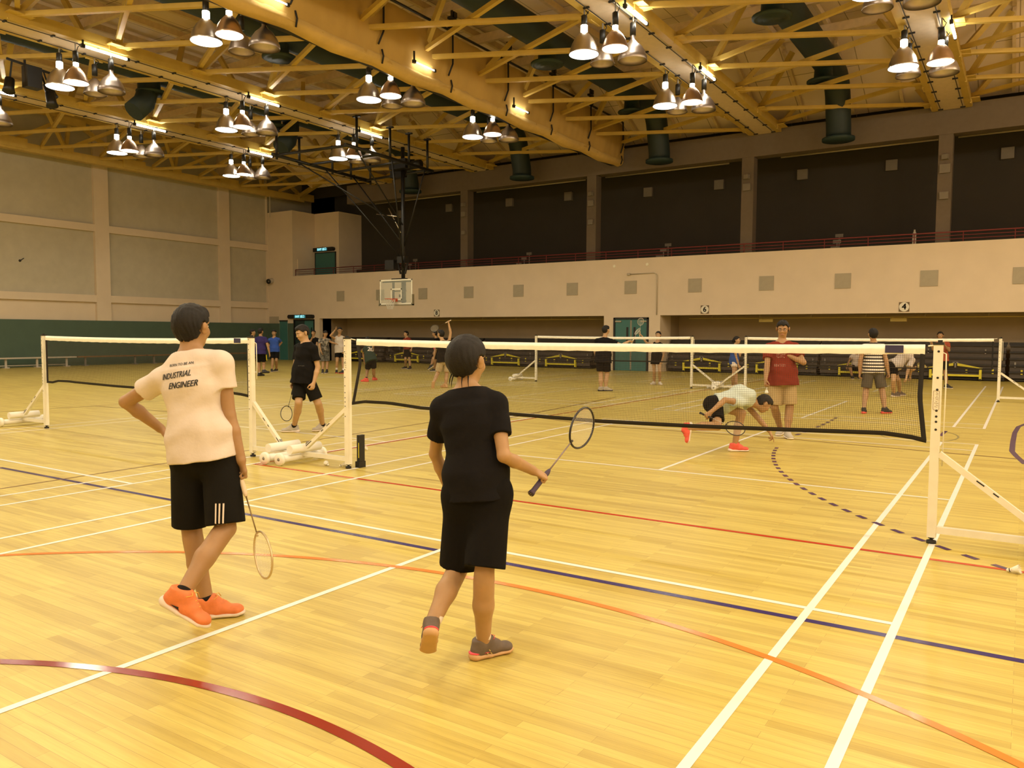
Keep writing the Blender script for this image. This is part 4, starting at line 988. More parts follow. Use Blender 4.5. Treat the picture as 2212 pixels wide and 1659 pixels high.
        ex, ey, ez = dx-t*np.float32(v[0]), dy-t*np.float32(v[1]), dz-t*np.float32(v[2])
        if o[0] == 'c':
            return np.sqrt(ex*ex+ey*ey+ez*ez)-(np.float32(o[3])+t*np.float32(o[4]-o[3]))
        (w0, d0), (w1, d1) = o[3]; d = unit(v); wd = o[4]-d*(o[4]@d); wd = unit(wd); dd = np.cross(d, wd)
        w_ = np.float32(w0)+t*np.float32(w1-w0); de = np.float32(d0)+t*np.float32(d1-d0)
        qx = ex*np.float32(wd[0])+ey*np.float32(wd[1])+ez*np.float32(wd[2]); qy = ex*np.float32(dd[0])+ey*np.float32(dd[1])+ez*np.float32(dd[2]); qz = ex*np.float32(d[0])+ey*np.float32(d[1])+ez*np.float32(d[2])
        m = np.minimum(w_, de)
        k0 = np.sqrt((qx/w_)**2+(qy/de)**2+(qz/m)**2); k1 = np.sqrt((qx/w_**2)**2+(qy/de**2)**2+(qz/m**2)**2)+np.float32(1e-6)
        return np.where(k0 < 1e-4, -m, k0*(k0-1)/k1)
    def mesh(s, h, pad=.02, relax=1):
        F, lo = s.field(h, pad)
        return surface(F, lo, h, relax)
def surface(F, lo, h, relax=1):
    S = F < 0
    n = F.shape; cs = np.zeros((n[0]-1, n[1]-1, n[2]-1), np.uint8)
    for i in (0, 1):
        for j in (0, 1):
            for k in (0, 1): cs += S[i:n[0]-1+i, j:n[1]-1+j, k:n[2]-1+k]
    act = (cs > 0) & (cs < 8); idx = np.argwhere(act); N = len(idx)
    if N == 0: return np.zeros((0, 3)), np.zeros((0, 4), int)
    vid = np.full(cs.shape, -1, np.int32); vid[act] = np.arange(N)
    acc = np.zeros((N, 3)); cnt = np.zeros(N)
    I, J, K = idx.T
    corner = [(a, b, c) for a in (0, 1) for b in (0, 1) for c in (0, 1)]
    val = {c: F[I+c[0], J+c[1], K+c[2]] for c in corner}
    for a in corner:
        for d in range(3):
            if a[d]: continue
            b = list(a); b[d] = 1; b = tuple(b); fa, fb = val[a], val[b]; m = (fa < 0) != (fb < 0)
            t = fa[m]/(fa[m]-fb[m]); p = np.zeros((m.sum(), 3)); p[:] = a; p[:, d] += t
            acc[m] += p; cnt[m] += 1
    Vv = (idx+acc/np.maximum(cnt, 1)[:, None])*h+lo
    quads = []
    for d in range(3):
        a, b = [(1, 2), (2, 0), (0, 1)][d]
        sl0 = [slice(1, n[i]-1) for i in range(3)]; sl1 = list(sl0)
        sl0[d] = slice(0, n[d]-1); sl1[d] = slice(1, n[d])
        e0, e1 = S[tuple(sl0)], S[tuple(sl1)]; ch = np.argwhere(e0 != e1)
        if len(ch) == 0: continue
        flip = e0[tuple(ch.T)]
        base = ch.copy(); base[:, a] += 1; base[:, b] += 1     # grid index of the edge start
        def cell(da, db):
            q = base.copy(); q[:, a] += da; q[:, b] += db; return vid[tuple(q.T)]
        q = np.stack([cell(-1, -1), cell(0, -1), cell(0, 0), cell(-1, 0)], 1)
        q[~flip] = q[~flip][:, ::-1]; quads.append(q)
    Q = np.concatenate(quads)
    Q = Q[(Q >= 0).all(1)]
    for _ in range(relax):
        sm = np.zeros_like(Vv); c = np.zeros(N)
        for i in range(4):
            for j in (1, 3):
                np.add.at(sm, Q[:, i], Vv[Q[:, (i+j) % 4]]); np.add.at(c, Q[:, i], 1)
        Vv = Vv*.5+.5*sm/np.maximum(c, 1)[:, None]
    return Vv, Q
def mesh_obj(name, VQ, m, root, label=None):
    Vv, Q = VQ; top = root; off = np.array(root.location)
    while top.parent is not None: top = top.parent; off = off+np.array(top.location)
    me = bpy.data.meshes.new(name); me.vertices.add(len(Vv)); me.loops.add(Q.size); me.polygons.add(len(Q))
    me.vertices.foreach_set('co', (Vv-off).astype(np.float32).ravel()); me.loops.foreach_set('vertex_index', Q.astype(np.int32).ravel())
    me.polygons.foreach_set('loop_start', np.arange(0, Q.size, 4, dtype=np.int32))
    me.polygons.foreach_set('use_smooth', np.ones(len(Q), bool)); me.update(calc_edges=True); me.validate()
    me.materials.append(m); o = bpy.data.objects.new(name, me); COL.objects.link(o); o.parent = root
    if label: o['label'] = label
    return o

# ------------------------------------------------------------------ rackets
def racket(name_label, butt, head_c, normal, grip_m, shaft_m, frame_m, hw=.098, hl=.127, strings=True, butt_mark=False, group='badminton rackets'):
    butt = np.asarray(butt, float); head_c = np.asarray(head_c, float); d = unit(head_c-butt); L = np.linalg.norm(head_c-butt)
    nrm = np.asarray(normal, float); nrm = unit(nrm-d*(nrm@d)); w_ = np.cross(d, nrm)
    t = thing('badminton_racket', name_label, 'racket', butt, group)
    g = part(MB().lathe([(0, 0), (.0165, 0), (.0175, .004), (.0165, .014), (.0135, .02), (.0135, .16), (.012, .172), (.007, .19), (0, .19)], butt, d, 12), 'grip', grip_m, t)
    if butt_mark: 
        bm_ = MB()
        for a, b in ((-.35, .3), (.35, .3), (-.55, -.3), (.15, -.3)): bm_.bar(butt-d*.0008+(w_*a+nrm*b)*.016, butt-d*.0008+(w_*(a+.25)+nrm*(b-.4))*.016, .003, .001, nrm)
        part(bm_, 'butt_mark', M['yellow_sign'], g)
    s1 = head_c-d*(hl-.005)
    part(MB().tube([butt+d*.185, s1], [.0042, .0036], 8), 'shaft', shaft_m, t)
    ring = [head_c+d*(hl*math.cos(a))+w_*(hw*math.sin(a)*(1+.06*math.cos(a))) for a in np.linspace(0, 2*math.pi, 48, endpoint=False)]
    fr_ = part(MB().tube(ring, .0058, 8, closed=True).tube([s1-d*.01, s1+d*.012], [.0045, .007], 8), 'head_frame', frame_m, t)
    if strings:
        st_ = MB(); r = .00045
        for i in range(-10, 11):
            x = i*hw*.93/10.5; y = hl*math.sqrt(max(0, 1-(x/hw)**2))
            if y > .01: st_.tube([head_c+w_*x-d*y, head_c+w_*x+d*y], r, 3, cap=False)
        for i in range(-11, 12):
            y = i*hl*.93/11.5; x = hw*math.sqrt(max(0, 1-(y/hl)**2))
            if x > .01: st_.tube([head_c+d*y-w_*x, head_c+d*y+w_*x], r, 3, cap=False)
        part(st_, 'strings', M['feather'], t)
    return t

# ------------------------------------------------------------------ people
SK = {}
def skin(n):
    c = {'a': (.40, .235, .115), 'b': (.36, .205, .098), 'c': (.46, .285, .155), 'd': (.32, .175, .085)}[n]
    if n not in SK: SK[n] = mat('skin '+n, c, .5, var=.06, scale=14, spec=.4, sss=.15)
    return SK[n]
HAIR = mat('black hair', (.008, .006, .005), .62, var=.3, scale=160, bump=.25, bscale=260, spec=.3)
HAIRF = HAIR
EYEW = mat('eye white', (.6, .52, .42), .3, var=0); EYED = mat('dark eye', (.012, .008, .006), .25, var=0); LIP = mat('lips', (.34, .11, .07), .5, var=.05)
CL = {}
def cloth(key, col=None, **kw):
    if key not in CL:
        CL[key] = mat(key, col, kw.pop('rough', .88), var=kw.pop('var', .05), scale=8, bump=kw.pop('bump', .25), bscale=kw.pop('bscale', 14), spec=.12, **kw)
    return CL[key]
E_R = unit(V(CR[0], CR[1], 0)); E_F = unit(V(CF[0], CF[1], 0)); UPV = V(0, 0, 1)
def facing(deg):
    # 0 = facing away from the camera, 90 = towards the right of the photo, 180 = towards the camera
    a = math.radians(deg); return unit(E_F*math.cos(a)+E_R*math.sin(a))
def reach(par, px, py, L, sign):
    """Point on the pixel's ray at distance L from the parent joint; sign picks the farther (+) or nearer (-) one."""
    d = unit(ray(px, py)); q = par-CAM; b = q@d; disc = L*L-(q@q-b*b)
    t = b+sign*math.sqrt(max(0, disc)); p = CAM+d*t
    if disc < 0: p = par+unit(p-par)*L
    return p

def build_head(B, hc, f, up, s, female=False):
    """adds head to body Solid; returns local frame"""
    f = unit(f); up = unit(up-f*(up@f)); r = np.cross(f, up)
    g = lambda x, y, z: hc+(r*x+f*y+up*z)*s
    ax = (r, f, up)
    B.ell(g(0, -.008, .025), ax, V(.074, .094, .088)*s, .03*s)
    B.ell(g(0, .020, -.035), ax, V(.062, .070, .078)*s, .03*s)
    B.ell(g(0, .050, -.085), ax, V(.034, .034, .028)*s, .03*s)
    B.cone(g(0, .080, .022), g(0, .104, -.022), .007*s, .0125*s, .014*s)
    for sx in (-1, 1):
        B.ell(g(sx*.012, .097, -.026), ax, V(.008, .008, .007)*s, .006*s)
        B.ell(g(sx*.036, .066, -.026), ax, V(.024, .022, .022)*s, .03*s)
        B.ell(g(sx*.030, .077, .030), ax, V(.026, .012, .008)*s, .014*s)
        B.ell(g(sx*.086, -.012, -.010), (unit(r+f*sx*-.45), unit(f+r*sx*.45), up), V(.009, .022, .034)*s, .008*s)
        B.ell(g(sx*.093, -.023, .004), (unit(r+f*sx*-.45), unit(f+r*sx*.45), up), V(.006, .015, .022)*s, .006*s)
    B.ell(g(0, .088, -.058), ax, V(.022, .010, .006)*s, .008*s); B.ell(g(0, .086, -.068), ax, V(.018, .010, .006)*s, .008*s)
    return g, ax

def hand(B, wr, d, pn, side, s, curl, tcurl=None, spread=.06, grip=None):
    """wr wrist, d direction of the fingers, pn palm normal (the way the palm faces), side +1 if thumb lies along +cross(d,pn)"""
    d = unit(d); pn = unit(pn-d*(pn@d)); lat = np.cross(d, pn)*side
    B.slab(wr-d*.01*s, wr+d*.05*s, (.027*s, .020*s), (.038*s, .0155*s), lat, .014)
    B.slab(wr+d*.05*s, wr+d*.082*s, (.038*s, .0155*s), (.037*s, .013*s), lat, .012)
    L = (.070, .078, .072, .056); cu = curl if hasattr(curl, '__len__') else [curl]*4
    for i in range(4):
        off = (.0285-.019*i)*s; p = wr+d*(.085-.004*abs(i-1.2))*s+lat*off; ang = 0; q = p; rr = (.0092-.0006*i)*s
        dirv = unit(d+lat*spread*(1.5-i))
        for j, fr_ in enumerate((.45, .3, .25)):
            ang += math.radians(cu[i])*(1.0, 1.15, .75)[j]
            v = dirv*math.cos(ang)+pn*math.sin(ang); e = q+v*L[i]*fr_*s; B.cone(q, e, rr, rr*.92, .004); q = e; rr *= .92
    tc = 35 if tcurl is None else tcurl
    p = wr+d*.022*s+lat*.026*s+pn*.006*s; a = math.radians(tc)
    v1 = unit(d*.75+lat*.75+pn*.25); e1 = p+v1*.042*s; v2 = unit(d*.85+lat*(.45-.8*math.sin(a))+pn*(.2+.8*math.sin(a))); e2 = e1+v2*.032*s; v3 = unit(v2+pn*.3*math.sin(a)-lat*.3*math.sin(a)); e3 = e2+v3*.024*s
    B.cone(p, e1, .0155*s, .0115*s, .012); B.cone(e1, e2, .0112*s, .0098*s, .004); B.cone(e2, e3, .0098*s, .008*s, .004)
    return wr+d*.075*s+pn*.022*s

def shoe(root, ank, f, up, s, mu, ms, h, accent=None, laces=None, sock=None, sock_h=.0, shin=None):
    """ank ankle joint centre, f toe direction, up shin-ward"""
    f = unit(f); up = unit(up-f*(up@f)); r = np.cross(f, up); ax = (r, f, up); z0 = -.085
    g = lambda x, y, z: ank+(r*x+f*y+up*z)*s
    U = Solid()
    U.slab(g(0, -.045, z0+.050), g(0, .05, z0+.046), (.034*s, .036*s), (.041*s, .038*s), r, .02)
    U.slab(g(0, .05, z0+.046), g(0, .150, z0+.036), (.041*s, .038*s), (.041*s, .022*s), r, .02)
    U.cone(g(0, -.034, z0+.050), g(0, -.030, z0+.106), .036*s, .040*s, .02)
    U.cone(g(0, -.01, z0+.085), g(0, .025, z0+.096), .044*s, .040*s, .02)
    U.cone(g(0, .02, z0+.095), g(0, .085, z0+.060), .033*s, .034*s, .02)
    U.ell(g(0, .152, z0+.036), ax, V(.041, .042, .027)*s, .02)
    U.plane(g(0, 0, z0+.016), -up); U.plane(g(0, -.035, z0+.118), unit(up*1-f*.22))
    us = mesh_obj('shoe', U.mesh(h), mu, root)
    So = Solid()
    So.slab(g(0, -.054, z0+.018), g(0, .03, z0+.016), (.042*s, .022*s), (.044*s, .018*s), r, .012)
    So.slab(g(0, .03, z0+.016), g(0, .155, z0+.014), (.044*s, .018*s), (.048*s, .014*s), r, .012)
    So.ell(g(0, .160, z0+.018), ax, V(.042, .042, .016)*s, .012); So.ell(g(0, -.060, z0+.024), ax, V(.039, .034, .027)*s, .012)
    So.plane(g(0, 0, z0), -up)
    sl = mesh_obj('sole', So.mesh(h), ms, us)
    if accent:
        A = Solid(); A.slab(g(0, -.062, z0+.042), g(0, .03, z0+.040), (.0395*s, .008*s), (.0430*s, .007*s), r, .006); A.ell(g(0, -.060, z0+.043), ax, V(.036, .034, .009)*s, .006)
        mesh_obj('accent_band', A.mesh(min(h, .004)), accent, us)
    if laces:
        lc = MB()
        for i in range(5):
            y = .045+.015*i; zz = z0+.118-.0095*i
            lc.tube([g(-.022, y, zz-.006), g(0, y+.004, zz+.004), g(.022, y, zz-.006)], .0026*s, 5)
        lc.tube([g(0, .04, z0+.13), g(.03, .06, z0+.128), g(.05, .04, z0+.115)], .002*s, 5); lc.tube([g(0, .04, z0+.13), g(-.03, .06, z0+.126), g(-.05, .07, z0+.10)], .002*s, 5)
        part(lc, 'laces', laces, us)
    if sock:
        sv = up if shin is None else shin; e = ank+sv*(.024+sock_h)*s
        K = Solid(); K.cone(ank-sv*.005*s, ank+(e-ank)*.55, .0395*s, .0405*s, .01); K.cone(ank+(e-ank)*.55, e+sv*.03*s, .0425*s, .0455*s, .01, clip=(e, sv))
        mesh_obj('sock', K.mesh(max(h, .004)), sock, root)
    return us, g
def person(label, foot, J, H=1.72, tors=0, head=None, skin_='a', h=.008, shirt=None, shorts=None, shoes=None, socks=None, sock_h=0., hair='short', female=False,
           hands=(25, 25), sleeve=.55, hem=.05, short_len=.78, build=1.0, lean=None, glasses=None, hair_len=0, palm=(None, None), tank=False, shirt_loose=1.0, sh_dd=0, hand_pose=(None, None),
           foot_dir=(None, None), group=None, dress=False, detail=False, wrist_f=(0, 0), dd=0.0, foot_up=(None, None), feat=True, front=None, calf=1.0, flare=.014, skirt_k=.018, waist=1.0):
    """J: pixel joints. keys: pelvis, neck, head, elbow_l.. in the PERSON's own left/right. Every limb entry (px, py, sign)."""
    s = H/1.72
    dep0 = depth_of(floor_at(*foot))+dd
    P = at_depth(*J['pelvis'][:2], dep0+(J['pelvis'][2] if len(J['pelvis']) > 2 else 0))
    f = facing(tors); r = np.cross(f, UPV)
    N = at_depth(*J['neck'][:2], dep0+(J['neck'][2] if len(J['neck']) > 2 else 0))
    if J.get('torso_fix', True):
        N = P+unit(N-P)*.515*s
    up = unit(N-P)
    if front is not None: f = unit(front)
    fw = unit(f-up*(f@up)); r = unit(np.cross(fw, up))
    base = floor_at(*foot); root = thing('person', label, 'person', (base[0], base[1], 0), group)
    hp = facing(head[0] if head else tors); pit = math.radians(head[1] if head and len(head) > 1 else 0)
    hf = unit(hp*math.cos(pit)+UPV*math.sin(pit)); hup = unit(UPV*math.cos(pit)-hp*math.sin(pit))
    if head and len(head) > 2:   # roll towards image right
        a = math.radians(head[2]); rr = np.cross(hf, hup); hup = unit(hup*math.cos(a)+rr*math.sin(a))
    hsz = s*(1.0 if not female else .97)*J.get('hs', 1.0)
    HC = at_depth(*J['head'][:2], depth_of(N)+(J['head'][2] if len(J['head']) > 2 else .0))
    if np.linalg.norm(HC-N) > .235*s: HC = N+unit(HC-N)*.235*s
    sw = .175*s*build*(.9 if female else 1)
    sh = {}
    for k, sx in (('l', -1), ('r', 1)):
        o = J.get('sho_'+k, (0, 0))
        sh[k] = N+r*(sx*sw)-up*.082*s+UPV*o[1]*s+fw*o[0]*s+(up*o[2]*s if len(o) > 2 else 0)
    hipw = .088*s
    hip = {k: P+r*(sx*hipw)-up*.02*s for k, sx in (('l', -1), ('r', 1))}
    UA, FA, TH, SH = .285*s, .25*s, .415*s, .415*s
    B = Solid(); W = build*(.94 if female else 1)
    c1, c2, c3 = P+up*.17*s, P+up*.34*s, P+up*.45*s
    if lean is not None: c1 = c1+fw*lean*.4*s; c2 = c2+fw*lean*s; c3 = c3+fw*lean*.7*s
    B.loft([P-up*.03*s, P+up*.05*s, c1, c2, c3, N-up*.03*s], [(.150*s*W, .105*s), (.152*s*W, .103*s), (.130*s*W*waist, .092*s), (.152*s*W, .108*s), (.135*s*W, .088*s), (.062*s, .055*s)], r, .05)
    for k in 'lr':
        B.cone(N-up*.012*s, sh[k]+up*.010*s, .044*s, .050*s, .05)
        B.ell(hip[k]-fw*.034*s+up*.01*s, (r, fw, up), V(.082, .068, .09)*s, .04)
    B.cone(N-up*.03*s, HC-hup*.06*s-hf*.012*s, .060*s*(.88 if female else 1), .052*s*(.88 if female else 1), .03)
    g, ax = build_head(B, HC, hf, hup, hsz, female)
    el, wr, kn, an = {}, {}, {}, {}
    hk = {}
    for i, k in enumerate('lr'):
        e = J['elbow_'+k]; el[k] = reach(sh[k], e[0], e[1], UA*(e[3] if len(e) > 3 else 1), e[2])
        w_ = J['wrist_'+k]; wr[k] = reach(el[k], w_[0], w_[1], FA*(w_[3] if len(w_) > 3 else 1), w_[2])
        B.cone(sh[k], el[k], .049*s*W, .037*s*W, .03)
        fd = unit(wr[k]-el[k]); B.cone(el[k], el[k]+fd*.09*s, .0365*s*W, .038*s*W, .012); B.cone(el[k]+fd*.09*s, wr[k], .038*s*W, .0255*s, .012)
        hd = hand_pose[i]
        if hd is None: d, pn = fd, unit(np.cross(fd, fw)*(-1 if k == 'r' else 1)) if abs(fd@fw) < .95 else r*(-1 if k == 'r' else 1)
        else: d, pn = unit(hd[0]), unit(hd[1])
        # thumb side: for a right hand cross(d, palm normal) points to the thumb with sign -1
        hk[k] = hand(B, wr[k]+d*.012*s, d, pn, (1 if k == 'r' else -1), s*(.92 if female else 1), hands[i])
        kq = J['knee_'+k]; kn[k] = reach(hip[k], kq[0], kq[1], TH*(kq[3] if len(kq) > 3 else 1), kq[2])
        aq = J['ankle_'+k]; an[k] = reach(kn[k], aq[0], aq[1], SH*(aq[3] if len(aq) > 3 else 1), aq[2])
        if foot_up[i] is None: an[k] = floor_at(aq[0], aq[1], .0855*s*(.92 if female else 1))
        B.cone(hip[k], kn[k], .086*s*W, .054*s*W, .03)
        ld = unit(an[k]-kn[k]); fo = facing(foot_dir[i]) if foot_dir[i] is not None and not hasattr(foot_dir[i], '__len__') else fw
        bk = unit(np.cross(r, ld)); bk = bk if bk@fw < 0 else -bk
        B.cone(kn[k], an[k], .050*s*W, .030*s, .02); B.cone(kn[k]+ld*.06*s+bk*.014*s, kn[k]+ld*.19*s+bk*.018*s, .048*s*W*calf, .050*s*W*calf, .04)
        B.cone(kn[k]+ld*.19*s+bk*.018*s, an[k], .049*s*W*calf, .030*s, .025)
        fdir = foot_dir[i] if hasattr(foot_dir[i], '__len__') else facing(foot_dir[i] if foot_dir[i] is not None else tors)
        fu = foot_up[i] if foot_up[i] is not None else UPV
        fdir = unit(np.asarray(fdir, float)); fu = unit(fu-fdir*(np.asarray(fu)@fdir))
        B.cone(an[k], an[k]+fdir*.09*s-fu*.045*s, .031*s, .024*s, .012)
        an[k+'f'], an[k+'u'] = fdir, fu
    mesh_obj('body', B.mesh(h), skin(skin_), root)
    # ---- clothes
    if shirt is not None:
        T = Solid(); lo = shirt_loose; q = .014*s*lo
        hz = P+up*(hem-.05)*s
        pts = [hz-up*.06*s, P+up*.10*s, c1+up*.03*s, c2, c3, N-up*.035*s]
        lowf = max(0., min(1., (.10-hem)/.15)); sec = [((.164+.040*lowf)*s*W+q, (.124+.042*lowf)*s+q), ((.158+.016*lowf)*s*W+q, (.114+.022*lowf)*s+q), ((.140*s*W+q)*waist, .100*s+q), (.154*s*W+q*.8, .112*s+q*.8), (.138*s*W+q*.6, .093*s+q*.5), (.075*s, .066*s)]
        if dress: pts[0] = hz-up*.02*s; sec[0] = (.185*s, .15*s)
        T.loft(pts, sec, r, .05, clip=(hz, -up))
        for k in 'lr':
            T.cone(N-up*.017*s, sh[k]+up*.010*s, .050*s, .057*s if not tank else .045*s, .05)
            T.ell(sh[k], (r, fw, up), V(.058, .058, .058)*s*(W if not tank else .8), .03)
            if not tank and sleeve > 0:
                ad = unit(el[k]-sh[k]); tip = sh[k]+ad*UA*sleeve
                T.cone(sh[k], tip+ad*.04*s, .056*s*W+q*.3, (.054*s*W+q*.75), .03, clip=(tip, ad))
        T.plane(N+up*.020*s, unit(up+fw*.12))
        def neck_hole(X, Y, Z):
            a = N-up*.03*s+fw*.018*s; v = unit(up+fw*.25); dx, dy, dz = X-a[0], Y-a[1], Z-a[2]; t = dx*v[0]+dy*v[1]+dz*v[2]
            d = np.sqrt(np.maximum(dx*dx+dy*dy+dz*dz-t*t, 0)); fr = dx*fw[0]+dy*fw[1]+dz*fw[2]
            return np.where(t > -.01*s, (.066 if not female else .068)*s-d, -.05)
        T.func(neck_hole)
        ph = [random.uniform(0, 6) for _ in range(6)]
        a0 = (r*9+up*21+fw*6); b0 = (r*17-up*13+fw*11)
        F, lo_ = T.field(h)
        X = (lo_[0]+h*np.arange(F.shape[0]))[:, None, None]; Y = (lo_[1]+h*np.arange(F.shape[1]))[None, :, None]; Z = (lo_[2]+h*np.arange(F.shape[2]))[None, None, :]
        rel = lambda v: (X-P[0])*v[0]+(Y-P[1])*v[1]+(Z-P[2])*v[2]
        wv = np.sin(rel(a0)*1.5+ph[0]+1.3*np.sin(rel(b0)+ph[1]))*np.sin(rel(b0)*.9+ph[2])
        F = F+(wv*.0032*s*np.clip(lo, .6, 1.5)).astype(np.float32)
        VQ = surface(F, lo_, h); so = mesh_obj('shirt', VQ, shirt, root)
    else: so = None; VQ = None
    if shorts is not None:
        K = Solid(); q = .012*s
        K.loft([P+up*.13*s, P+up*.05*s, P-up*.04*s], [(.134*s*W+q, .094*s+q*.8), (.153*s*W+q, .106*s+q), (.155*s*W+q, .112*s+q)], r, .04)
        for k in 'lr':
            ld = unit(kn[k]-hip[k]); tip = hip[k]+ld*TH*short_len
            K.ell(hip[k]-fw*.032*s+up*.0*s, (r, fw, up), V(.090, .076, .1)*s, .03)
            K.cone(hip[k]+ld*.02*s, tip+ld*.05*s, .100*s*W, .086*s*W+flare*s, skirt_k, clip=(tip, ld))
        K.plane(P+up*.125*s, up)
        mesh_obj('shorts', K.mesh(h), shorts, root)
    sinfo = {}
    if shoes is not None:
        for i, k in enumerate('lr'):
            kw = dict(shoes); mu, ms = kw.pop('mu'), kw.pop('ms')
            sinfo[k] = shoe(root, an[k], an[k+'f'], an[k+'u'], s*(1.0 if not female else .92), mu, ms, min(h, .006), sock=socks, sock_h=sock_h, shin=unit(kn[k]-an[k]), **kw)
    # ---- hair, brows, eyes
    G = Solid(); t_ = (.011 if not female else .016)*hsz
    G.ell(g(0, -.010, .030), ax, V(.074, .096, .088)*hsz+t_, .03*hsz)
    if hair in ('short', 'bun', 'pony', 'fade'):
        G.ell(g(0, -.035, .0), ax, V(.070, .070, .085)*hsz+t_*.8, .04*hsz)
        if hair == 'short': G.ell(g(0, .045, .082), ax, V(.055, .045, .032)*hsz, .03*hsz)
        if hair == 'fade': G.ell(g(0, .03, .094), ax, V(.052, .055, .026)*hsz, .03*hsz)
    if hair == 'bun':
        G.ell(g(0, -.085, .045), ax, V(.052, .040, .050)*hsz, .02*hsz); G.ell(g(0, -.06, .01), ax, V(.070, .06, .075)*hsz, .03*hsz)
    if hair == 'pony': G.chain([g(0, -.10, .03), g(0, -.135, -.02), g(0, -.12, -.12)], [.03*hsz, .03*hsz, .014*hsz], .02)
    if hair == 'long': G.slab(g(0, -.05, .0), g(0, -.06, -.14), (.078*hsz, .05*hsz), (.06*hsz, .03*hsz), r, .03)
    nape = -.085 if hair in ('short', 'bun', 'pony') else (-.2 if hair == 'long' else -.06)
    def face_cut(X, Y, Z):
        dx, dy, dz = (X-HC[0])/hsz, (Y-HC[1])/hsz, (Z-HC[2])/hsz
        yy = dx*hf[0]+dy*hf[1]+dz*hf[2]; zz = dx*hup[0]+dy*hup[1]+dz*hup[2]; xx = dx*ax[0][0]+dy*ax[0][1]+dz*ax[0][2]
        L = np.interp(yy.ravel() if hasattr(yy, 'ravel') else yy, [-.11, -.055, -.03, .0, .03, .055, .075], [nape, nape, nape*.55 if hair != 'long' else nape, .004, .03, .062, .072]).reshape(yy.shape)
        L = L+.008*np.sin(xx*95)*(yy > .04)+.006*np.sin(xx*160+2)*(yy < -.03)
        e = np.sqrt((np.abs(xx)-.085)**2+(yy+.012)**2*.8+(zz+.006)**2)
        return np.maximum((L-zz)*hsz*.8, (.034-e)*hsz)
    G.func(face_cut)
    hh = max(min(h, .006), .0042); FG, gl_ = G.field(hh)
    X = (gl_[0]+hh*np.arange(FG.shape[0])-HC[0])[:, None, None]/hsz; Y = (gl_[1]+hh*np.arange(FG.shape[1])-HC[1])[None, :, None]/hsz; Z = (gl_[2]+hh*np.arange(FG.shape[2])-HC[2])[None, None, :]/hsz
    dl = lambda v: X*v[0]+Y*v[1]+Z*v[2]
    hx, hy, hz_ = dl(ax[0]), dl(ax[1]), dl(ax[2])
    FG = FG+(.0013*np.sin(hx*150+3*np.sin(hy*45))*np.sin(hy*90+hz_*40)+.0012*np.sin(hx*330+hz_*60+2*np.sin(hy*80))).astype(np.float32)*hsz*(1.6 if hair == 'short' else 1)
    mesh_obj('hair', surface(FG, gl_, hh, 1), HAIR, root)
    if feat:
        ey = MB(); bw = MB(); ed = MB()
        for sx in (-1, 1):
            def ball(mb_, c, rx, ry, rz):
                mb_.add([c+ax[0]*rx*hsz*math.sin(a)*math.cos(b)+ax[1]*ry*hsz*math.sin(a)*math.sin(b)+ax[2]*rz*hsz*math.cos(a) for a in np.linspace(.02, 3.12, 7) for b in np.linspace(0, 2*math.pi, 10, endpoint=False)], [(i*10+j, i*10+(j+1) % 10, (i+1)*10+(j+1) % 10, (i+1)*10+j) for i in range(6) for j in range(10)], True)
            ball(ey, g(sx*.031, .0835, .010), .0145, .0065, .0055); ball(ed, g(sx*.031, .0875, .010), .007, .0045, .0052)
            bw.tube([g(sx*.014, .092, .026), g(sx*.032, .0915, .031), g(sx*.050, .079, .026)], [.0030*hsz, .0034*hsz, .0018*hsz], 6)
        e_ = part(ey, 'eyes', EYEW, root); part(ed, 'irises', EYED, e_); part(bw, 'eyebrows', HAIR, root)
        part(MB().tube([g(-.022, .090, -.0625), g(-.008, .0985, -.0615), g(.008, .0985, -.0615), g(.022, .090, -.0625)], [.0028*hsz, .0048*hsz, .0048*hsz, .0028*hsz], 6), 'lips', LIP, root)
        if glasses:
            gl = MB()
            for sx in (-1, 1):
                gl.tube([g(sx*.032+.020*math.cos(a), .1005-.003*abs(math.cos(a)), .008+.015*math.sin(a)) for a in np.linspace(0, 6.283, 16, endpoint=False)], .0016*hsz, 5, closed=True)
                gl.tube([g(sx*.052, .097, .012), g(sx*.078, .03, .012), g(sx*.080, -.01, .008)], .0016*hsz, 5)
            gl.tube([g(-.012, .103, .010), g(.012, .103, .010)], .0016*hsz, 5)
            part(gl, 'glasses', glasses, root)
    info = dict(root=root, N=N, P=P, up=up, fw=fw, r=r, sh=sh, el=el, wr=wr, kn=kn, an=an, hip=hip, hk=hk, shirt=VQ, so=so, g=g, s=s, HC=HC, sinfo=sinfo, T=TH)
    return info
def project_mark(info, tri, ctr, right, upv, nrm, VQ, root, name, m, off=.0025, parent=None):
    """Lay flat artwork (verts, faces) on a garment along direction -nrm."""
    Vv, Q = VQ
    bv = BVHTree.FromPolygons([Vector(v) for v in Vv], [tuple(map(int, q)) for q in Q])
    vs, fs = tri; out = []
    for v in vs:
        p = ctr+right*v[0]+upv*v[1]; hit = bv.ray_cast(Vector(p+nrm*.5), Vector(-nrm))
        q = np.array(hit[0]) if hit[0] is not None else p
        out.append(q+nrm*off)
    return part(MB().add(out, fs), name, m, parent or root)
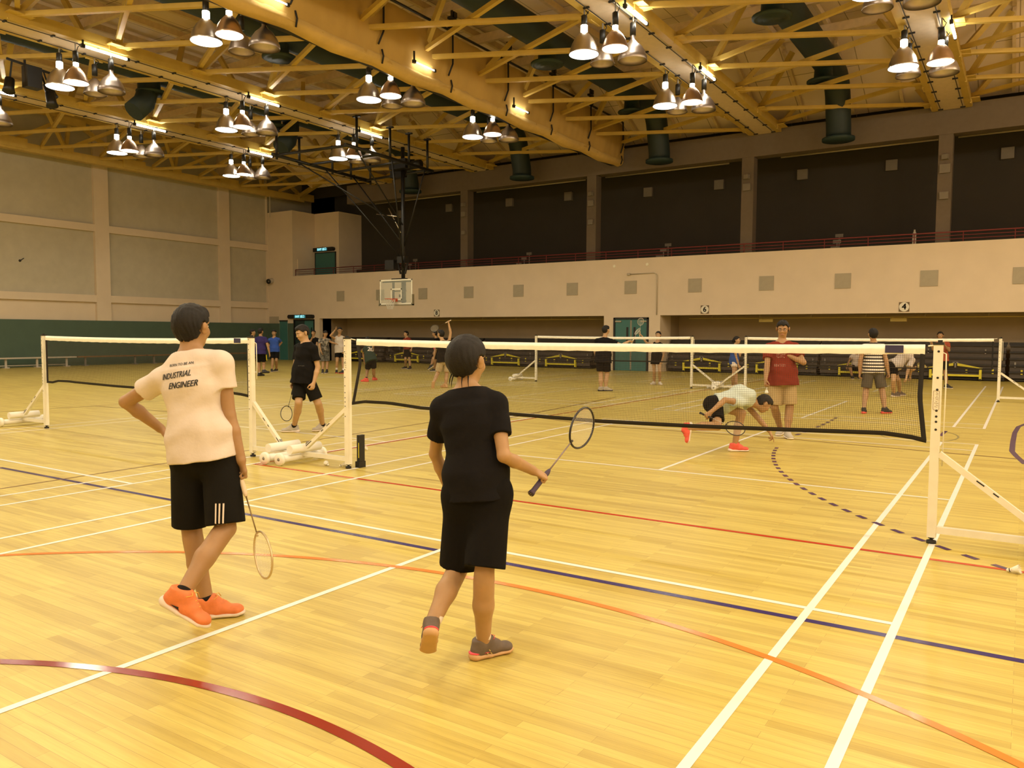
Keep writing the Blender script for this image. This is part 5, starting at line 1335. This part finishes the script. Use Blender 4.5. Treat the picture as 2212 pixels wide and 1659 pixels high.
# ------------------------------------------------------------------ the people
C_ = dict(
 white=cloth('white cotton', (.66, .57, .51)), black=cloth('black sports cloth', (.007, .006, .0055)), navyblack=cloth('faded black tee', (.009, .008, .009)), charcoal=cloth('charcoal shorts', (.009, .008, .0065)),
 red=cloth('dark red tee', (.19, .030, .018)), khaki=cloth('khaki shorts', (.42, .31, .16)), grey=cloth('brown grey shorts', (.10, .085, .065)), stripe=striped_mat('striped tee', (.03, .025, .025), (.78, .72, .66), 15.5, .5),
 lightblue=cloth('pale blue white tee', (.54, .61, .57)), blue=cloth('blue tee', (.035, .085, .30)), purple=cloth('purple tee', (.035, .025, .11)), royal=cloth('royal blue tee', (.035, .08, .34)), whiteshort=cloth('white shorts', (.72, .64, .58)),
 camo=blotch_mat('camouflage tee', [(.05, .045, .035), (.16, .14, .11), (.30, .27, .22)], 9), camo2=blotch_mat('grey camouflage shorts', [(.05, .048, .04), (.10, .095, .08), (.16, .15, .13)], 11), tank=cloth('light grey vest', (.50, .44, .38)), jersey=cloth('dark green jersey', (.025, .045, .035)), beige=cloth('beige shorts', (.50, .40, .26)), orange_red=cloth('faded red tee', (.36, .075, .04)), pink=cloth('pink patch', (.55, .05, .10)),
 orange=mat('orange shoe mesh', (.72, .20, .06), .6, var=.08, scale=30, bump=.1, bscale=200), whitesole=mat('white rubber sole', (.72, .62, .54), .6, var=.06), gum=mat('gum rubber sole', (.55, .33, .16), .6, var=.08), greyshoe=mat('dark grey shoe mesh', (.13, .095, .075), .7, var=.1, scale=30), palegrey=mat('pale grey shoe', (.42, .38, .33), .7, var=.08), pinkband=mat('pink foam band', (.75, .07, .10), .5, var=.04), redshoe=mat('coral red shoe', (.72, .10, .07), .6, var=.06), blackshoe=mat('black shoe', (.02, .018, .017), .6, var=.1), whiteshoe=mat('white shoe', (.68, .62, .55), .6, var=.06),
 sockw=cloth('white sock', (.74, .66, .60)), sockb=cloth('black sock', (.018, .015, .014)), yellowlace=mat('yellow lace', (.80, .45, .08), .7, var=0), darklace=mat('dark lace', (.05, .035, .03), .7, var=0),
 gold=mat('gold racket frame', (.62, .50, .30), .3, .7, var=.04), blackframe=mat('black racket frame', (.015, .012, .014), .3, var=.02), silver=mat('pale racket frame', (.6, .55, .48), .3, .5, var=.02), gripw=mat('white grip wrap', (.66, .52, .36), .8, var=.1), gripp=mat('purple grip wrap', (.06, .04, .075), .8, var=.06), gripb=mat('black grip wrap', (.02, .018, .02), .8, var=.05), shaftg=mat('grey violet shaft', (.22, .17, .18), .35, .3, var=.03), shaftb=mat('bronze shaft', (.20, .13, .05), .35, .4, var=.03),
)
R_, F_, Z_ = E_R, E_F, UPV
# 1 --- man in white, hand on hip
p1 = person('person seen from behind in white printed tee, black shorts and orange shoes', (440, 1345), dict(
    pelvis=(440, 972), neck=(411, 768), head=(415, 706, .02), elbow_l=(272, 868, 1), wrist_l=(346, 925, 1), elbow_r=(496, 905, -1), wrist_r=(524, 1006, -1),
    knee_r=(489, 1152, 1), ankle_r=(392, 1287, -1), knee_l=(414, 1142, 1), ankle_l=(447, 1302, 1), sho_l=(-.01, -.02), sho_r=(0, .02)), H=1.75, tors=6, head=(13, -4), skin_='b', h=.0055,
    shirt=C_['white'], shorts=C_['charcoal'], shoes=dict(mu=C_['orange'], ms=C_['whitesole'], laces=C_['yellowlace']), socks=C_['sockb'], sock_h=.012, sleeve=.50, hem=-.005, short_len=.94, flare=.022, skirt_k=.03, build=.95, shirt_loose=1.6, waist=.86,
    hands=([28, 34, 40, 46], 78), hand_pose=((R_*.60+Z_*-.62+F_*.2, -F_*.3-R_*.6-Z_*.5), (-Z_*.86+R_*.1+F_*.2, -R_*.75-F_*.5)), foot_dir=(74, R_*.86-F_*.10-Z_*.44), foot_up=(None, Z_*.9+R_*.44))
s_ = p1['s']
hc = p1['hk']['r']; hd = reach(hc, 568, 1198, .49, -1); dv = unit(hd-hc)
racket('badminton racket with gold frame hanging from the hand of the man in white', hc-dv*.055, hd, E_F*.70+R_*.72, C_['gripw'], C_['shaftb'], C_['gold'])
bk = -p1['fw']; tr = p1['r']; tu = p1['up']
def mark(info, txt, px, py, size, shear=.0, rot=0, sx=1.0, m=M['ink'], bold=0, n=None, name='print', spacing=1.0):
    n = bk if n is None else n
    c0 = at_depth(px, py, depth_of(info['P'])-.12); vs, fs = text_verts(txt, size, shear, 0, spacing)
    a = math.radians(rot); V2 = [((x*sx)*math.cos(a)-y*math.sin(a), (x*sx)*math.sin(a)+y*math.cos(a), 0) for x, y, z in vs]; Fs = list(fs)
    if bold:
        base = list(V2); bf = list(Fs)
        for dx, dy in ((bold, 0), (-bold, 0), (0, bold*.6)):
            o = len(V2); V2 = V2+[(x+dx, y+dy, 0) for x, y, z in base]; Fs = Fs+[tuple(i+o for i in f) for f in bf]
    r_ = unit(np.cross(-n, UPV)); u_ = np.cross(r_, -n)
    return project_mark(info, (V2, Fs), c0, r_, u_, n, info['shirt'], info['root'], name, m, .004, info['so'])
nb = unit(-E_F)
mark(p1, 'BORN TO BE AN', 388, 787, .0185, 0, 8, 1.0, n=nb, name='small_print', bold=.0004)
mark(p1, 'INDUSTRIAL', 378, 811, .044, .4, 10, .72, n=nb, name='brush_print', bold=.0008)
mark(p1, 'ENGINEER', 396, 831, .046, .4, 8, .78, n=nb, name='brush_print', bold=.001)
def scrawl(info, px, py, wd, ht, rows, n, m, seed, name='faded_print', rot=0):
    rr = np.random.RandomState(seed); tv, tf = [], []
    for k in range(rows):
        x = -wd/2
        while x < wd/2:
            l = wd*(.05+.07*rr.rand()); y = ht*(.5-(k+.5)/max(rows, 1))+ht*.1*rr.randn()/rows; hh_ = ht/rows*(.25+.4*rr.rand()); o = len(tv)
            tv += [(x, y-hh_/2, 0), (x+l, y-hh_/2+rot*l, 0), (x+l, y+hh_/2+rot*l, 0), (x, y+hh_/2, 0)]; tf.append((o, o+1, o+2, o+3)); x += l+wd*.035*(1+rr.rand())
    r_ = unit(np.cross(-n, UPV)); u_ = np.cross(r_, -n)
    return project_mark(info, (tv, tf), at_depth(px, py, depth_of(info['P'])-.12), r_, u_, n, info['shirt'], info['root'], name, m, .004, info['so'])
# three white stripes on the right leg of the shorts
sh_obj = [o for o in p1['root'].children if o.name.startswith('shorts')][0]
me = sh_obj.data; off0 = np.array(p1['root'].location); vv = np.array([v.co[:] for v in me.vertices])+off0; qq = np.array([p.vertices[:] for p in me.polygons])
st = MB().v; tri_v, tri_f = [], []
c0 = at_depth(482, 1112, depth_of(p1['P'])-.12)
for k in (-1, 0, 1):
    pts = [(k*.0195-.006+.006*(1-j/8), -.068+.136*j/8) for j in range(9)]; o = len(tri_v)
    for x, y in pts: tri_v += [(x-.0042, y, 0), (x+.0042, y, 0)]
    tri_f += [(o+2*j, o+2*j+1, o+2*j+3, o+2*j+2) for j in range(8)]
project_mark(p1, (tri_v, tri_f), c0, E_R, UPV, nb, (vv, qq), p1['root'], 'stripes', C_['white'], .008, sh_obj)
# dark flash on the near shoe
us, g_ = p1['sinfo']['r']
for sx in (1, -1): part(MB().add([g_(sx*.0415, -.02, -.045), g_(sx*.0425, .04, -.052), g_(sx*.042, .035, -.035)], [(0, 1, 2)] if sx > 0 else [(2, 1, 0)]), 'side_flash', M['ink'], us)
# 2 --- woman in black
p2 = person('person seen from behind in black tee and black knee-length shorts, hair in a bun', (1040, 1424), dict(
    pelvis=(1031, 1056), neck=(1009, 842), head=(1010, 779, .02), hs=1.09, elbow_l=(940, 980, 1), wrist_l=(972, 1062, 1), elbow_r=(1088, 985, -1), wrist_r=(1150, 1016, 1),
    knee_r=(1046, 1236, 1), ankle_r=(1044, 1389, 1), knee_l=(992, 1226, 1), ankle_l=(931, 1352, -1)), H=1.60, tors=8, head=(30, -6), skin_='a', h=.0055, female=True, hair='bun',
    shirt=C_['navyblack'], shorts=C_['black'], shoes=dict(mu=C_['greyshoe'], ms=C_['gum'], accent=C_['pinkband'], laces=C_['pinkband']), socks=C_['sockw'], sock_h=.075, sleeve=.60, hem=-.0, short_len=.95, build=.95, shirt_loose=1.2, waist=.88, calf=1.12, flare=.034, skirt_k=.07,
    hands=(30, 80), hand_pose=(None, (R_*.80+F_*.35-Z_*.45, -Z_*.72-R_*.5+F_*.2)), foot_dir=(facing(-12)*.72-Z_*.69, 58), foot_up=(Z_*.72+F_*.69, None))
hc = p2['hk']['r']; hd = reach(hc, 1257, 925, .43, 1); dv = unit(hd-hc)
racket('badminton racket with black frame and purple grip held by the woman in black', hc-dv*.115, hd, -E_F*.55+R_*.75, C_['gripp'], C_['shaftg'], C_['blackframe'], butt_mark=True)
gh = p2['g']; hs_ = MB()
for a in ((-.05, -.06, -.07), (-.03, -.075, -.08), (.02, -.07, -.085), (.045, -.055, -.08), (-.06, -.04, -.06)):
    hs_.tube([gh(*a), gh(a[0]*1.12, a[1]-.006, a[2]-.03), gh(a[0]*1.2, a[1]-.002, a[2]-.06)], [.004, .0025, .0006], 5)
part(hs_, 'loose_strands', HAIR, p2['root'])
us, g_ = p2['sinfo']['r']
mk = MB()
for sx in (1, -1):
    for a, b in ((.02, .012), (.045, .012), (.008, -.006), (.03, -.006)): mk.bar(g_(sx*.0415, a-.005, -.045+b+.005), g_(sx*.0417, a+.003, -.045+b-.004), .004, .004)
part(mk, 'shoe_mark', M['yellow_sign'], us)
for k in 'lr':
    a = p2['an'][k]; u = p2['an'][k+'u']; rr = R_; fr = -E_F; c = a+u*.045*p2['s']+fr*.0375*p2['s']+R_*.012
    part(MB().bar(c+R_*-.011+u*.009+fr*-.001, c, .005, .003, fr).bar(c, c+R_*.014+u*.014, .005, .003, fr), 'sock_tick', M['ink'], p2['root'])
a = p2['sh']['r']+unit(p2['el']['r']-p2['sh']['r'])*.135*p2['s']+R_*.062*p2['s']
part(MB().box(a, (.004, .03, .05), (unit(R_+Z_*.2), unit(E_F), Z_)), 'sleeve_tag', C_['silver'], p2['so'])
# 3 --- man in black walking
p3 = person('person walking left in black tee and black shorts, pale grey shoes, looking down', (655, 937), dict(
    pelvis=(656, 813), neck=(661, 746), head=(653, 719, -.03), elbow_l=(688, 797, -1), wrist_l=(678, 826, -1), elbow_r=(636, 800, 1), wrist_r=(633, 828, 1),
    knee_r=(645, 869, -1), ankle_r=(635, 922, -1), knee_l=(688, 874, -1), ankle_l=(697, 919, 1)), H=1.77, tors=-142, head=(-132, -22), skin_='c', h=.0075, hair='fade',
    shirt=C_['black'], shorts=C_['charcoal'], shoes=dict(mu=C_['palegrey'], ms=C_['whitesole']), socks=C_['sockb'], sock_h=.03, sleeve=.66, hem=-.06, short_len=.86, shirt_loose=1.6, hands=(45, 75), foot_dir=(-140, -98), build=1.02)

PR3 = mat('grey shirt print', (.16, .15, .13), .9, var=.2, scale=40)
scrawl(p3, 654, 790, .10, .012, 1, unit(-E_F-E_R*.25), PR3, 11, rot=.3)
hc = p3['hk']['r']; hd = reach(hc, 619, 893, .47, -1); dv = unit(hd-hc)
racket('badminton racket with thin black frame hanging from the walking man in black', hc-dv*.06, hd, -E_F*.75+R_*.6, C_['gripb'], C_['blackframe'], C_['blackframe'])
# 4 --- crouching man
p4 = person('person crouching low to the floor in pale tee, black shorts and coral shoes', (1590, 976), dict(
    pelvis=(1545, 873), neck=(1622, 868), head=(1650, 872, 0), torso_fix=True, sho_r=(0, .02, -.15), elbow_r=(1566, 864, -1), wrist_r=(1537, 889, -1), elbow_l=(1648, 915, 1), wrist_l=(1678, 950, 1),
    knee_l=(1604, 893, 1), ankle_l=(1587, 962, 1), knee_r=(1550, 921, -1), ankle_r=(1474, 925, 1)), H=1.72, tors=90, front=-Z_+R_*.05, head=(80, -48), skin_='a', h=.0075,
    shirt=C_['lightblue'], shorts=C_['black'], shoes=dict(mu=C_['redshoe'], ms=C_['whitesole'], laces=C_['darklace']), sleeve=.42, hem=.06, short_len=.72, lean=-.11, shirt_loose=1.3, hands=([10, 40, 55, 60], 78), hand_pose=((R_*.45-Z_*.85, -R_*.7-Z_*.3), None),
    foot_dir=(88, -Z_*.95-R_*.15), foot_up=(None, -R_*1+Z_*.05))
hc = p4['hk']['r']; hd = reach(hc, 1588, 925, .42, -1); dv = unit(hd-hc)
racket('badminton racket with thin dark frame held back by the crouching man', hc-dv*.09, hd, -E_F*.8+Z_*.4, C_['gripb'], C_['silver'], C_['blackframe'])
# 5 --- man in dark red
p5 = person('person in dark red tee and khaki shorts, fist at the chest, looking down', (1692, 945), dict(
    pelvis=(1690, 815), neck=(1688, 742), head=(1691, 710, -.03), elbow_r=(1657, 789, -1), wrist_r=(1654, 820, -1), elbow_l=(1736, 783, -1), wrist_l=(1700, 767, -1),
    knee_r=(1672, 884, -1), ankle_r=(1686, 927, 1), knee_l=(1706, 882, -1), ankle_l=(1701, 934, -1)), H=1.82, tors=-172, head=(-158, -16), skin_='b', h=.0075,
    shirt=C_['red'], shorts=C_['khaki'], shoes=dict(mu=C_['palegrey'], ms=C_['whitesole']), socks=C_['sockb'], sock_h=.0, sleeve=.62, hem=-.07, short_len=.93, shirt_loose=1.8, build=1.06, hands=(75, 55), foot_dir=(-178, -150), glasses=M['black'])
fr5 = unit(-E_F+R_*-.1)
PR = mat('worn white print', (.40, .22, .17), .9, var=.2, scale=40)
scrawl(p5, 1686, 764, .12, .13, 4, fr5, PR, 3); scrawl(p5, 1685, 789, .17, .045, 2, fr5, PR, 5)
hc = p5['hk']['r']; shuttle(hc+V(0, 0, -.05), (0, 0, -1), 0, 'white shuttlecock held in the hand of the man in dark red')
# 6 --- striped tee
p6 = person('person seen from behind in black and white striped tee and brown shorts', (1888, 890), dict(
    pelvis=(1887, 797), neck=(1887, 745), head=(1886, 722, .0), elbow_l=(1858, 778, -1), wrist_l=(1857, 805, 1), elbow_r=(1914, 778, -1), wrist_r=(1919, 806, 1),
    knee_l=(1870, 845, 1), ankle_l=(1866, 884, 1), knee_r=(1906, 846, 1), ankle_r=(1911, 884, 1)), H=1.77, tors=4, head=(8, -3), skin_='b', h=.009,
    shirt=C_['stripe'], shorts=C_['grey'], shoes=dict(mu=C_['blackshoe'], ms=C_['redshoe']), sleeve=.55, hem=-.03, short_len=.88, shirt_loose=1.3, build=1.05, foot_dir=(30, 65), hands=(40, 60))
# 7 --- bending man in white
p7 = person('person bending far forward in white tee and black shorts', (1935, 857), dict(
    pelvis=(1929, 789), neck=(1966, 777), head=(1972, 793, .05), elbow_r=(1962, 797, -1), wrist_r=(1958, 815, -1), elbow_l=(1968, 795, 1), wrist_l=(1966, 812, 1),
    knee_l=(1941, 822, 1), ankle_l=(1943, 848, 1), knee_r=(1930, 822, -1), ankle_r=(1931, 850, -1)), H=1.72, tors=60, front=-Z_+R_*.3, head=(60, -70), skin_='c', h=.010,
    shirt=C_['white'], shorts=C_['black'], shoes=dict(mu=C_['greyshoe'], ms=C_['whitesole']), sleeve=.8, hem=.0, short_len=.6, lean=-.14, shirt_loose=2.2, foot_dir=(75, 75))
# 8 --- seated
p8 = person('person sitting on the bleacher in white tee and black shorts', (1848, 818), dict(
    pelvis=(1850, 792, .28), neck=(1849, 763, .15), head=(1848, 750, 0), elbow_r=(1835, 778, -1), wrist_r=(1830, 790, -1), elbow_l=(1862, 778, -1), wrist_l=(1862, 791, -1),
    knee_r=(1836, 792, -1), ankle_r=(1841, 814, -1), knee_l=(1862, 793, -1), ankle_l=(1856, 814, -1)), H=1.68, tors=180, head=(180, -10), skin_='b', h=.010,
    shirt=C_['white'], shorts=C_['black'], shoes=dict(mu=C_['blackshoe'], ms=C_['whitesole']), hem=.05, short_len=.8, foot_dir=(180, -170), dd=.45)
# 9 --- red tee at right post
p9 = person('person in faded red tee behind the near right post, racket raised to the face', (2040, 838), dict(
    pelvis=(2034, 775), neck=(2033, 741), head=(2031, 725, 0), elbow_l=(2050, 757, -1), wrist_l=(2040, 745, -1), elbow_r=(2016, 755, -1), wrist_r=(2012, 738, -1),
    knee_r=(2029, 806, -1), ankle_r=(2028, 832, 1), knee_l=(2042, 807, -1), ankle_l=(2045, 833, 1)), H=1.72, tors=-155, head=(-150, 0), skin_='b', h=.010,
    shirt=C_['orange_red'], shorts=C_['black'], shoes=dict(mu=C_['blackshoe'], ms=C_['whitesole']), hem=-.03, short_len=.75, foot_dir=(150, -160), socks=C_['sockb'], sock_h=.02, hands=(70, 70))
hc = p9['hk']['r']; racket('badminton racket raised by the man in faded red', hc-V(0, 0, .08), at_depth(2010, 738, depth_of(hc)+.25), E_F, C_['gripw'], C_['silver'], C_['silver'], strings=False)
# 10 --- woman in blue
p10 = person('person in blue tee and white shorts standing sideways, hand at the mouth', (1586, 840), dict(
    pelvis=(1586, 783), neck=(1586, 749), head=(1592, 735, -.05), elbow_r=(1592, 781, -1), wrist_r=(1600, 803, -1), elbow_l=(1606, 777, 1), wrist_l=(1601, 758, 1),
    knee_r=(1585, 811, -1), ankle_r=(1583, 834, -1), knee_l=(1590, 811, 1), ankle_l=(1591, 834, 1)), H=1.60, tors=100, head=(120, 0), skin_='c', h=.009, female=True, hair='pony',
    shirt=C_['blue'], shorts=C_['whiteshort'], shoes=dict(mu=C_['whiteshoe'], ms=C_['whitesole']), hem=-.01, short_len=.33, foot_dir=(100, 90), sleeve=.45)
# 11 --- dark man with knee strap
p11 = person('person seen from behind in dark tee and shorts with a black knee strap', (1303, 845), dict(
    pelvis=(1303, 773), neck=(1306, 728), head=(1309, 713, 0), elbow_r=(1343, 746, 1), wrist_r=(1359, 737, 1), elbow_l=(1286, 760, -1), wrist_l=(1292, 780, 1),
    knee_l=(1298, 808, 1), ankle_l=(1298, 838, 1), knee_r=(1311, 808, 1), ankle_r=(1308, 838, 1)), H=1.83, tors=22, head=(48, -3), skin_='c', h=.009,
    shirt=C_['navyblack'], shorts=C_['black'], shoes=dict(mu=C_['palegrey'], ms=C_['blackshoe']), hem=-.08, short_len=.80, shirt_loose=1.4, build=1.1, foot_dir=(70, 80), hands=(30, 75), hand_pose=(None, (R_*.9+F_*.2, -Z_*.8)))
kx = p11['kn']['r']*.85+p11['an']['r']*.15; ax_ = unit(p11['an']['r']-p11['kn']['r'])
part(MB().lathe([(.048, -.02), (.060, -.02), (.060, .02), (.048, .02)], kx, ax_, 16), 'knee_strap', M['black'], p11['root'])
hc = p11['hk']['r']; hd = reach(hc, 1377, 716, .45, 1); racket('badminton racket held out by the dark shirted man with the knee strap', hc-unit(hd-hc)*.07, hd, E_F*.6+R_*.8, C_['gripw'], C_['silver'], C_['silver'])
# 12 --- woman in black dress
p12 = person('person in short black sports dress with one arm raised holding a racket', (1418, 831.5), dict(
    pelvis=(1418, 774), neck=(1420, 738), head=(1422, 722, -.03), elbow_r=(1396, 740, -1), wrist_r=(1385, 724, -1), elbow_l=(1434, 763, -1), wrist_l=(1430, 780, -1),
    knee_r=(1413, 803, -1), ankle_r=(1413, 825.5, 1), knee_l=(1425, 802, -1), ankle_l=(1425, 826, 1)), H=1.69, tors=-165, head=(-150, 0), skin_='c', h=.009, female=True, hair='pony',
    shirt=C_['black'], shorts=None, shoes=dict(mu=C_['whiteshoe'], ms=C_['whitesole']), hem=-.14, sleeve=0, tank=True, dress=True, foot_dir=(170, -130), hands=(70, 30), shirt_loose=1.0, build=.94)
hc = p12['hk']['r']; hd = reach(hc, 1384, 695, .45, -1); racket('badminton racket raised by the woman in the black dress', hc-unit(hd-hc)*.07, hd, E_F, C_['gripw'], C_['silver'], C_['silver'])
# 13-15 --- group at the far left net
p13 = person('person seen from behind in purple tee and black shorts with yellow side stripe', (564, 812), dict(
    pelvis=(563, 759), neck=(563, 730), head=(563, 716, 0), elbow_l=(549, 748, -1), wrist_l=(548, 763, 1), elbow_r=(579, 748, -1), wrist_r=(582, 763, 1),
    knee_l=(559, 784, 1), ankle_l=(561, 807, 1), knee_r=(570, 783, 1), ankle_r=(570, 801, -1)), H=1.77, tors=14, head=(20, 0), skin_='b', h=.011,
    shirt=C_['purple'], shorts=C_['black'], shoes=dict(mu=C_['blackshoe'], ms=C_['blackshoe']), socks=C_['sockw'], sock_h=.16, hem=-.06, short_len=.85, shirt_loose=1.7, build=1.08, foot_dir=(40, 60), foot_up=(None, F_*.5+Z_), feat=False)
part(MB().bar(p13['hip']['r']+R_*.105-E_F*.02, p13['hip']['r']*.2+p13['kn']['r']*.8+R_*.118-E_F*.02, .05, .02, E_F), 'yellow_stripe', M['yellow2'], p13['root'])
p14 = person('person half hidden behind the man in purple, face turned right', (548, 806), dict(
    pelvis=(547, 757), neck=(546, 731), head=(546, 718, 0), elbow_l=(544, 745, 1), wrist_l=(548, 757, 1), elbow_r=(550, 746, -1), wrist_r=(553, 758, -1),
    knee_l=(545, 780, 1), ankle_l=(544, 801, 1), knee_r=(549, 780, -1), ankle_r=(541, 801, 1)), H=1.73, tors=70, head=(80, 0), skin_='b', h=.012, shirt=C_['black'], shorts=C_['grey'], shoes=dict(mu=C_['whiteshoe'], ms=C_['whitesole']), foot_dir=(80, 80))
p15 = person('person in royal blue tee facing the camera with both hands on the hips', (592, 803), dict(
    pelvis=(593, 757), neck=(592, 731), head=(592, 719, 0), elbow_r=(579, 742, 1), wrist_r=(586, 750, -1), elbow_l=(608, 740, 1), wrist_l=(600, 750, -1),
    knee_r=(589, 779, -1), ankle_r=(587, 799, 1), knee_l=(597, 779, -1), ankle_l=(597, 798, 1)), H=1.74, tors=180, head=(180, -8), skin_='b', h=.012, shirt=C_['royal'], shorts=C_['black'], shoes=dict(mu=C_['blackshoe'], ms=C_['whitesole']), foot_dir=(-150, 160), hem=-.02, shirt_loose=1.5)
# 16-18 --- group near the exit door
p16 = person('person in black tee behind the walking man, hand held to the face', (677, 800), dict(
    pelvis=(677, 756), neck=(677, 731), head=(677, 719, 0), elbow_r=(669, 740, -1), wrist_r=(675, 729, -1), elbow_l=(684, 745, -1), wrist_l=(682, 757, -1),
    knee_r=(674, 778, -1), ankle_r=(673, 796, 1), knee_l=(681, 778, -1), ankle_l=(681, 796, 1)), H=1.74, tors=180, head=(180, -5), skin_='b', h=.012, shirt=C_['black'], shorts=C_['charcoal'], shoes=dict(mu=C_['blackshoe'], ms=C_['whitesole']), foot_dir=(180, 180), hands=(70, 20))
p17 = person('person in camouflage tee and shorts reaching out to the man in grey vest', (700, 806), dict(
    pelvis=(702, 759), neck=(701, 733), head=(703, 721, -.02), elbow_r=(690, 748, -1), wrist_r=(694, 760, -1), elbow_l=(715, 739, -1), wrist_l=(725, 742, -1),
    knee_r=(698, 783, -1), ankle_r=(697, 802, 1), knee_l=(707, 783, -1), ankle_l=(706, 802, 1)), H=1.72, tors=165, head=(150, -18), skin_='b', h=.012, shirt=C_['camo'], shorts=C_['camo2'], shoes=dict(mu=C_['blackshoe'], ms=C_['whitesole']), socks=C_['sockb'], sock_h=.05, foot_dir=(-170, 170), short_len=.9)
p18 = person('person in light grey vest and black shorts scratching the head, with glasses', (733, 806), dict(
    pelvis=(735, 756), neck=(733, 728), head=(734, 714, -.02), elbow_r=(714, 725, -1), wrist_r=(726, 711, -1), elbow_l=(746, 744, -1), wrist_l=(743, 758, -1),
    knee_r=(728, 781, -1), ankle_r=(727, 801, 1), knee_l=(741, 781, -1), ankle_l=(742, 802, 1)), H=1.83, tors=176, head=(168, -8), skin_='a', h=.012, shirt=C_['tank'], tank=True, shorts=C_['black'], shoes=dict(mu=C_['blackshoe'], ms=C_['redshoe']), socks=C_['sockw'], sock_h=.10, foot_dir=(-120, 170), hem=-.06, short_len=.62, shirt_loose=1.5, glasses=M['black'], hands=(60, 30))
# 19 --- jersey
p19 = person('person bent forward seen from behind in dark green jersey with number 20', (797, 823), dict(
    pelvis=(801, 776, .0), neck=(793, 745, .22), head=(794, 735, .12), elbow_l=(785, 763, 1), wrist_l=(787, 781, 1), elbow_r=(806, 763, 1), wrist_r=(806, 779, 1),
    knee_l=(794, 799, 1), ankle_l=(791, 819, 1), knee_r=(807, 799, 1), ankle_r=(808, 816, 1)), H=1.70, tors=6, head=(0, -35), skin_='b', h=.0105, shirt=C_['jersey'], tank=True, shorts=C_['black'], shoes=dict(mu=C_['redshoe'], ms=C_['redshoe']), socks=C_['sockb'], sock_h=.06, foot_dir=(-80, 20), hem=-.06, short_len=.8, shirt_loose=1.6, feat=False)
mark(p19, '20', 799, 752, .20, 0, -5, 1.0, m=C_['whiteshort'], n=unit(-E_F+Z_*.4), name='number_print', bold=.01)
scrawl(p19, 798, 741, .24, .06, 1, unit(-E_F+Z_*.4), C_['whiteshort'], 8, 'name_print')
# 20 --- dark red at bleachers
p20 = person('person in dark red tee and black shorts near the bleachers looking left', (880, 798), dict(
    pelvis=(880, 755), neck=(879, 732), head=(877, 721, -.02), elbow_l=(891, 744, -1), wrist_l=(889, 754, -1), elbow_r=(874, 745, 1), wrist_r=(873, 756, 1),
    knee_l=(884, 776, -1), ankle_l=(886, 794, 1), knee_r=(876, 776, -1), ankle_r=(876, 793, 1)), H=1.73, tors=-135, head=(-120, 0), skin_='c', h=.012, shirt=C_['red'], shorts=C_['black'], shoes=dict(mu=C_['blackshoe'], ms=C_['whitesole']), socks=C_['sockb'], sock_h=.05, foot_dir=(-150, -110))
# 21 --- overhead swing
p21 = person('person in black tee and beige shorts swinging a racket overhead', (955, 838), dict(
    pelvis=(959, 776), neck=(957, 738), head=(952, 721, .05), elbow_r=(975, 710, 1), wrist_r=(968, 693, 1), elbow_l=(942, 752, 1), wrist_l=(938, 770, 1),
    knee_l=(946, 805, 1), ankle_l=(936, 828, -1), knee_r=(965, 806, 1), ankle_r=(962, 831, 1), sho_r=(0, .05)), H=1.74, tors=-25, head=(-50, 10), skin_='c', h=.009, shirt=C_['black'], shorts=C_['beige'], shoes=dict(mu=C_['gum'], ms=C_['yellow_sign'] if 'yellow_sign' in C_ else C_['gum']), foot_dir=(facing(-20)*.3-Z_, -50), foot_up=(F_*1.0+Z_*.2, None), hem=-.04, short_len=.82, hands=(20, 75), shirt_loose=1.4)
hc = p21['hk']['r']; hd = reach(hc, 929, 714, .47, -1); racket('badminton racket swung overhead by the man in beige shorts', hc-unit(hd-hc)*.07, hd, E_F, C_['gripw'], C_['blackframe'], C_['blackframe'], strings=True)
# 22 --- behind the swing
p22 = person('person in dark clothes with a pink sleeve patch stepping left behind the swinging man', (942, 803), dict(
    pelvis=(943, 758), neck=(943, 733), head=(939, 721, 0), elbow_l=(941, 748, -1), wrist_l=(938, 760, -1), elbow_r=(944, 748, 1), wrist_r=(940, 760, 1),
    knee_l=(935, 776, -1), ankle_l=(931, 790, -1), knee_r=(939, 781, 1), ankle_r=(938, 798, 1)), H=1.70, tors=-80, head=(-85, 0), skin_='b', h=.012, shirt=C_['black'], shorts=C_['black'], shoes=dict(mu=C_['blackshoe'], ms=C_['whitesole']), foot_dir=(facing(-90)*.8-Z_*.5, -80), foot_up=(Z_-R_*.5, None))
part(MB().lathe([(.055, -.06), (.066, -.05), (.066, .05), (.055, .06)], p22['el']['l']*.6+p22['wr']['l']*.4, unit(p22['wr']['l']-p22['el']['l']), 14), 'pink_sleeve_patch', C_['pink'], p22['root'])
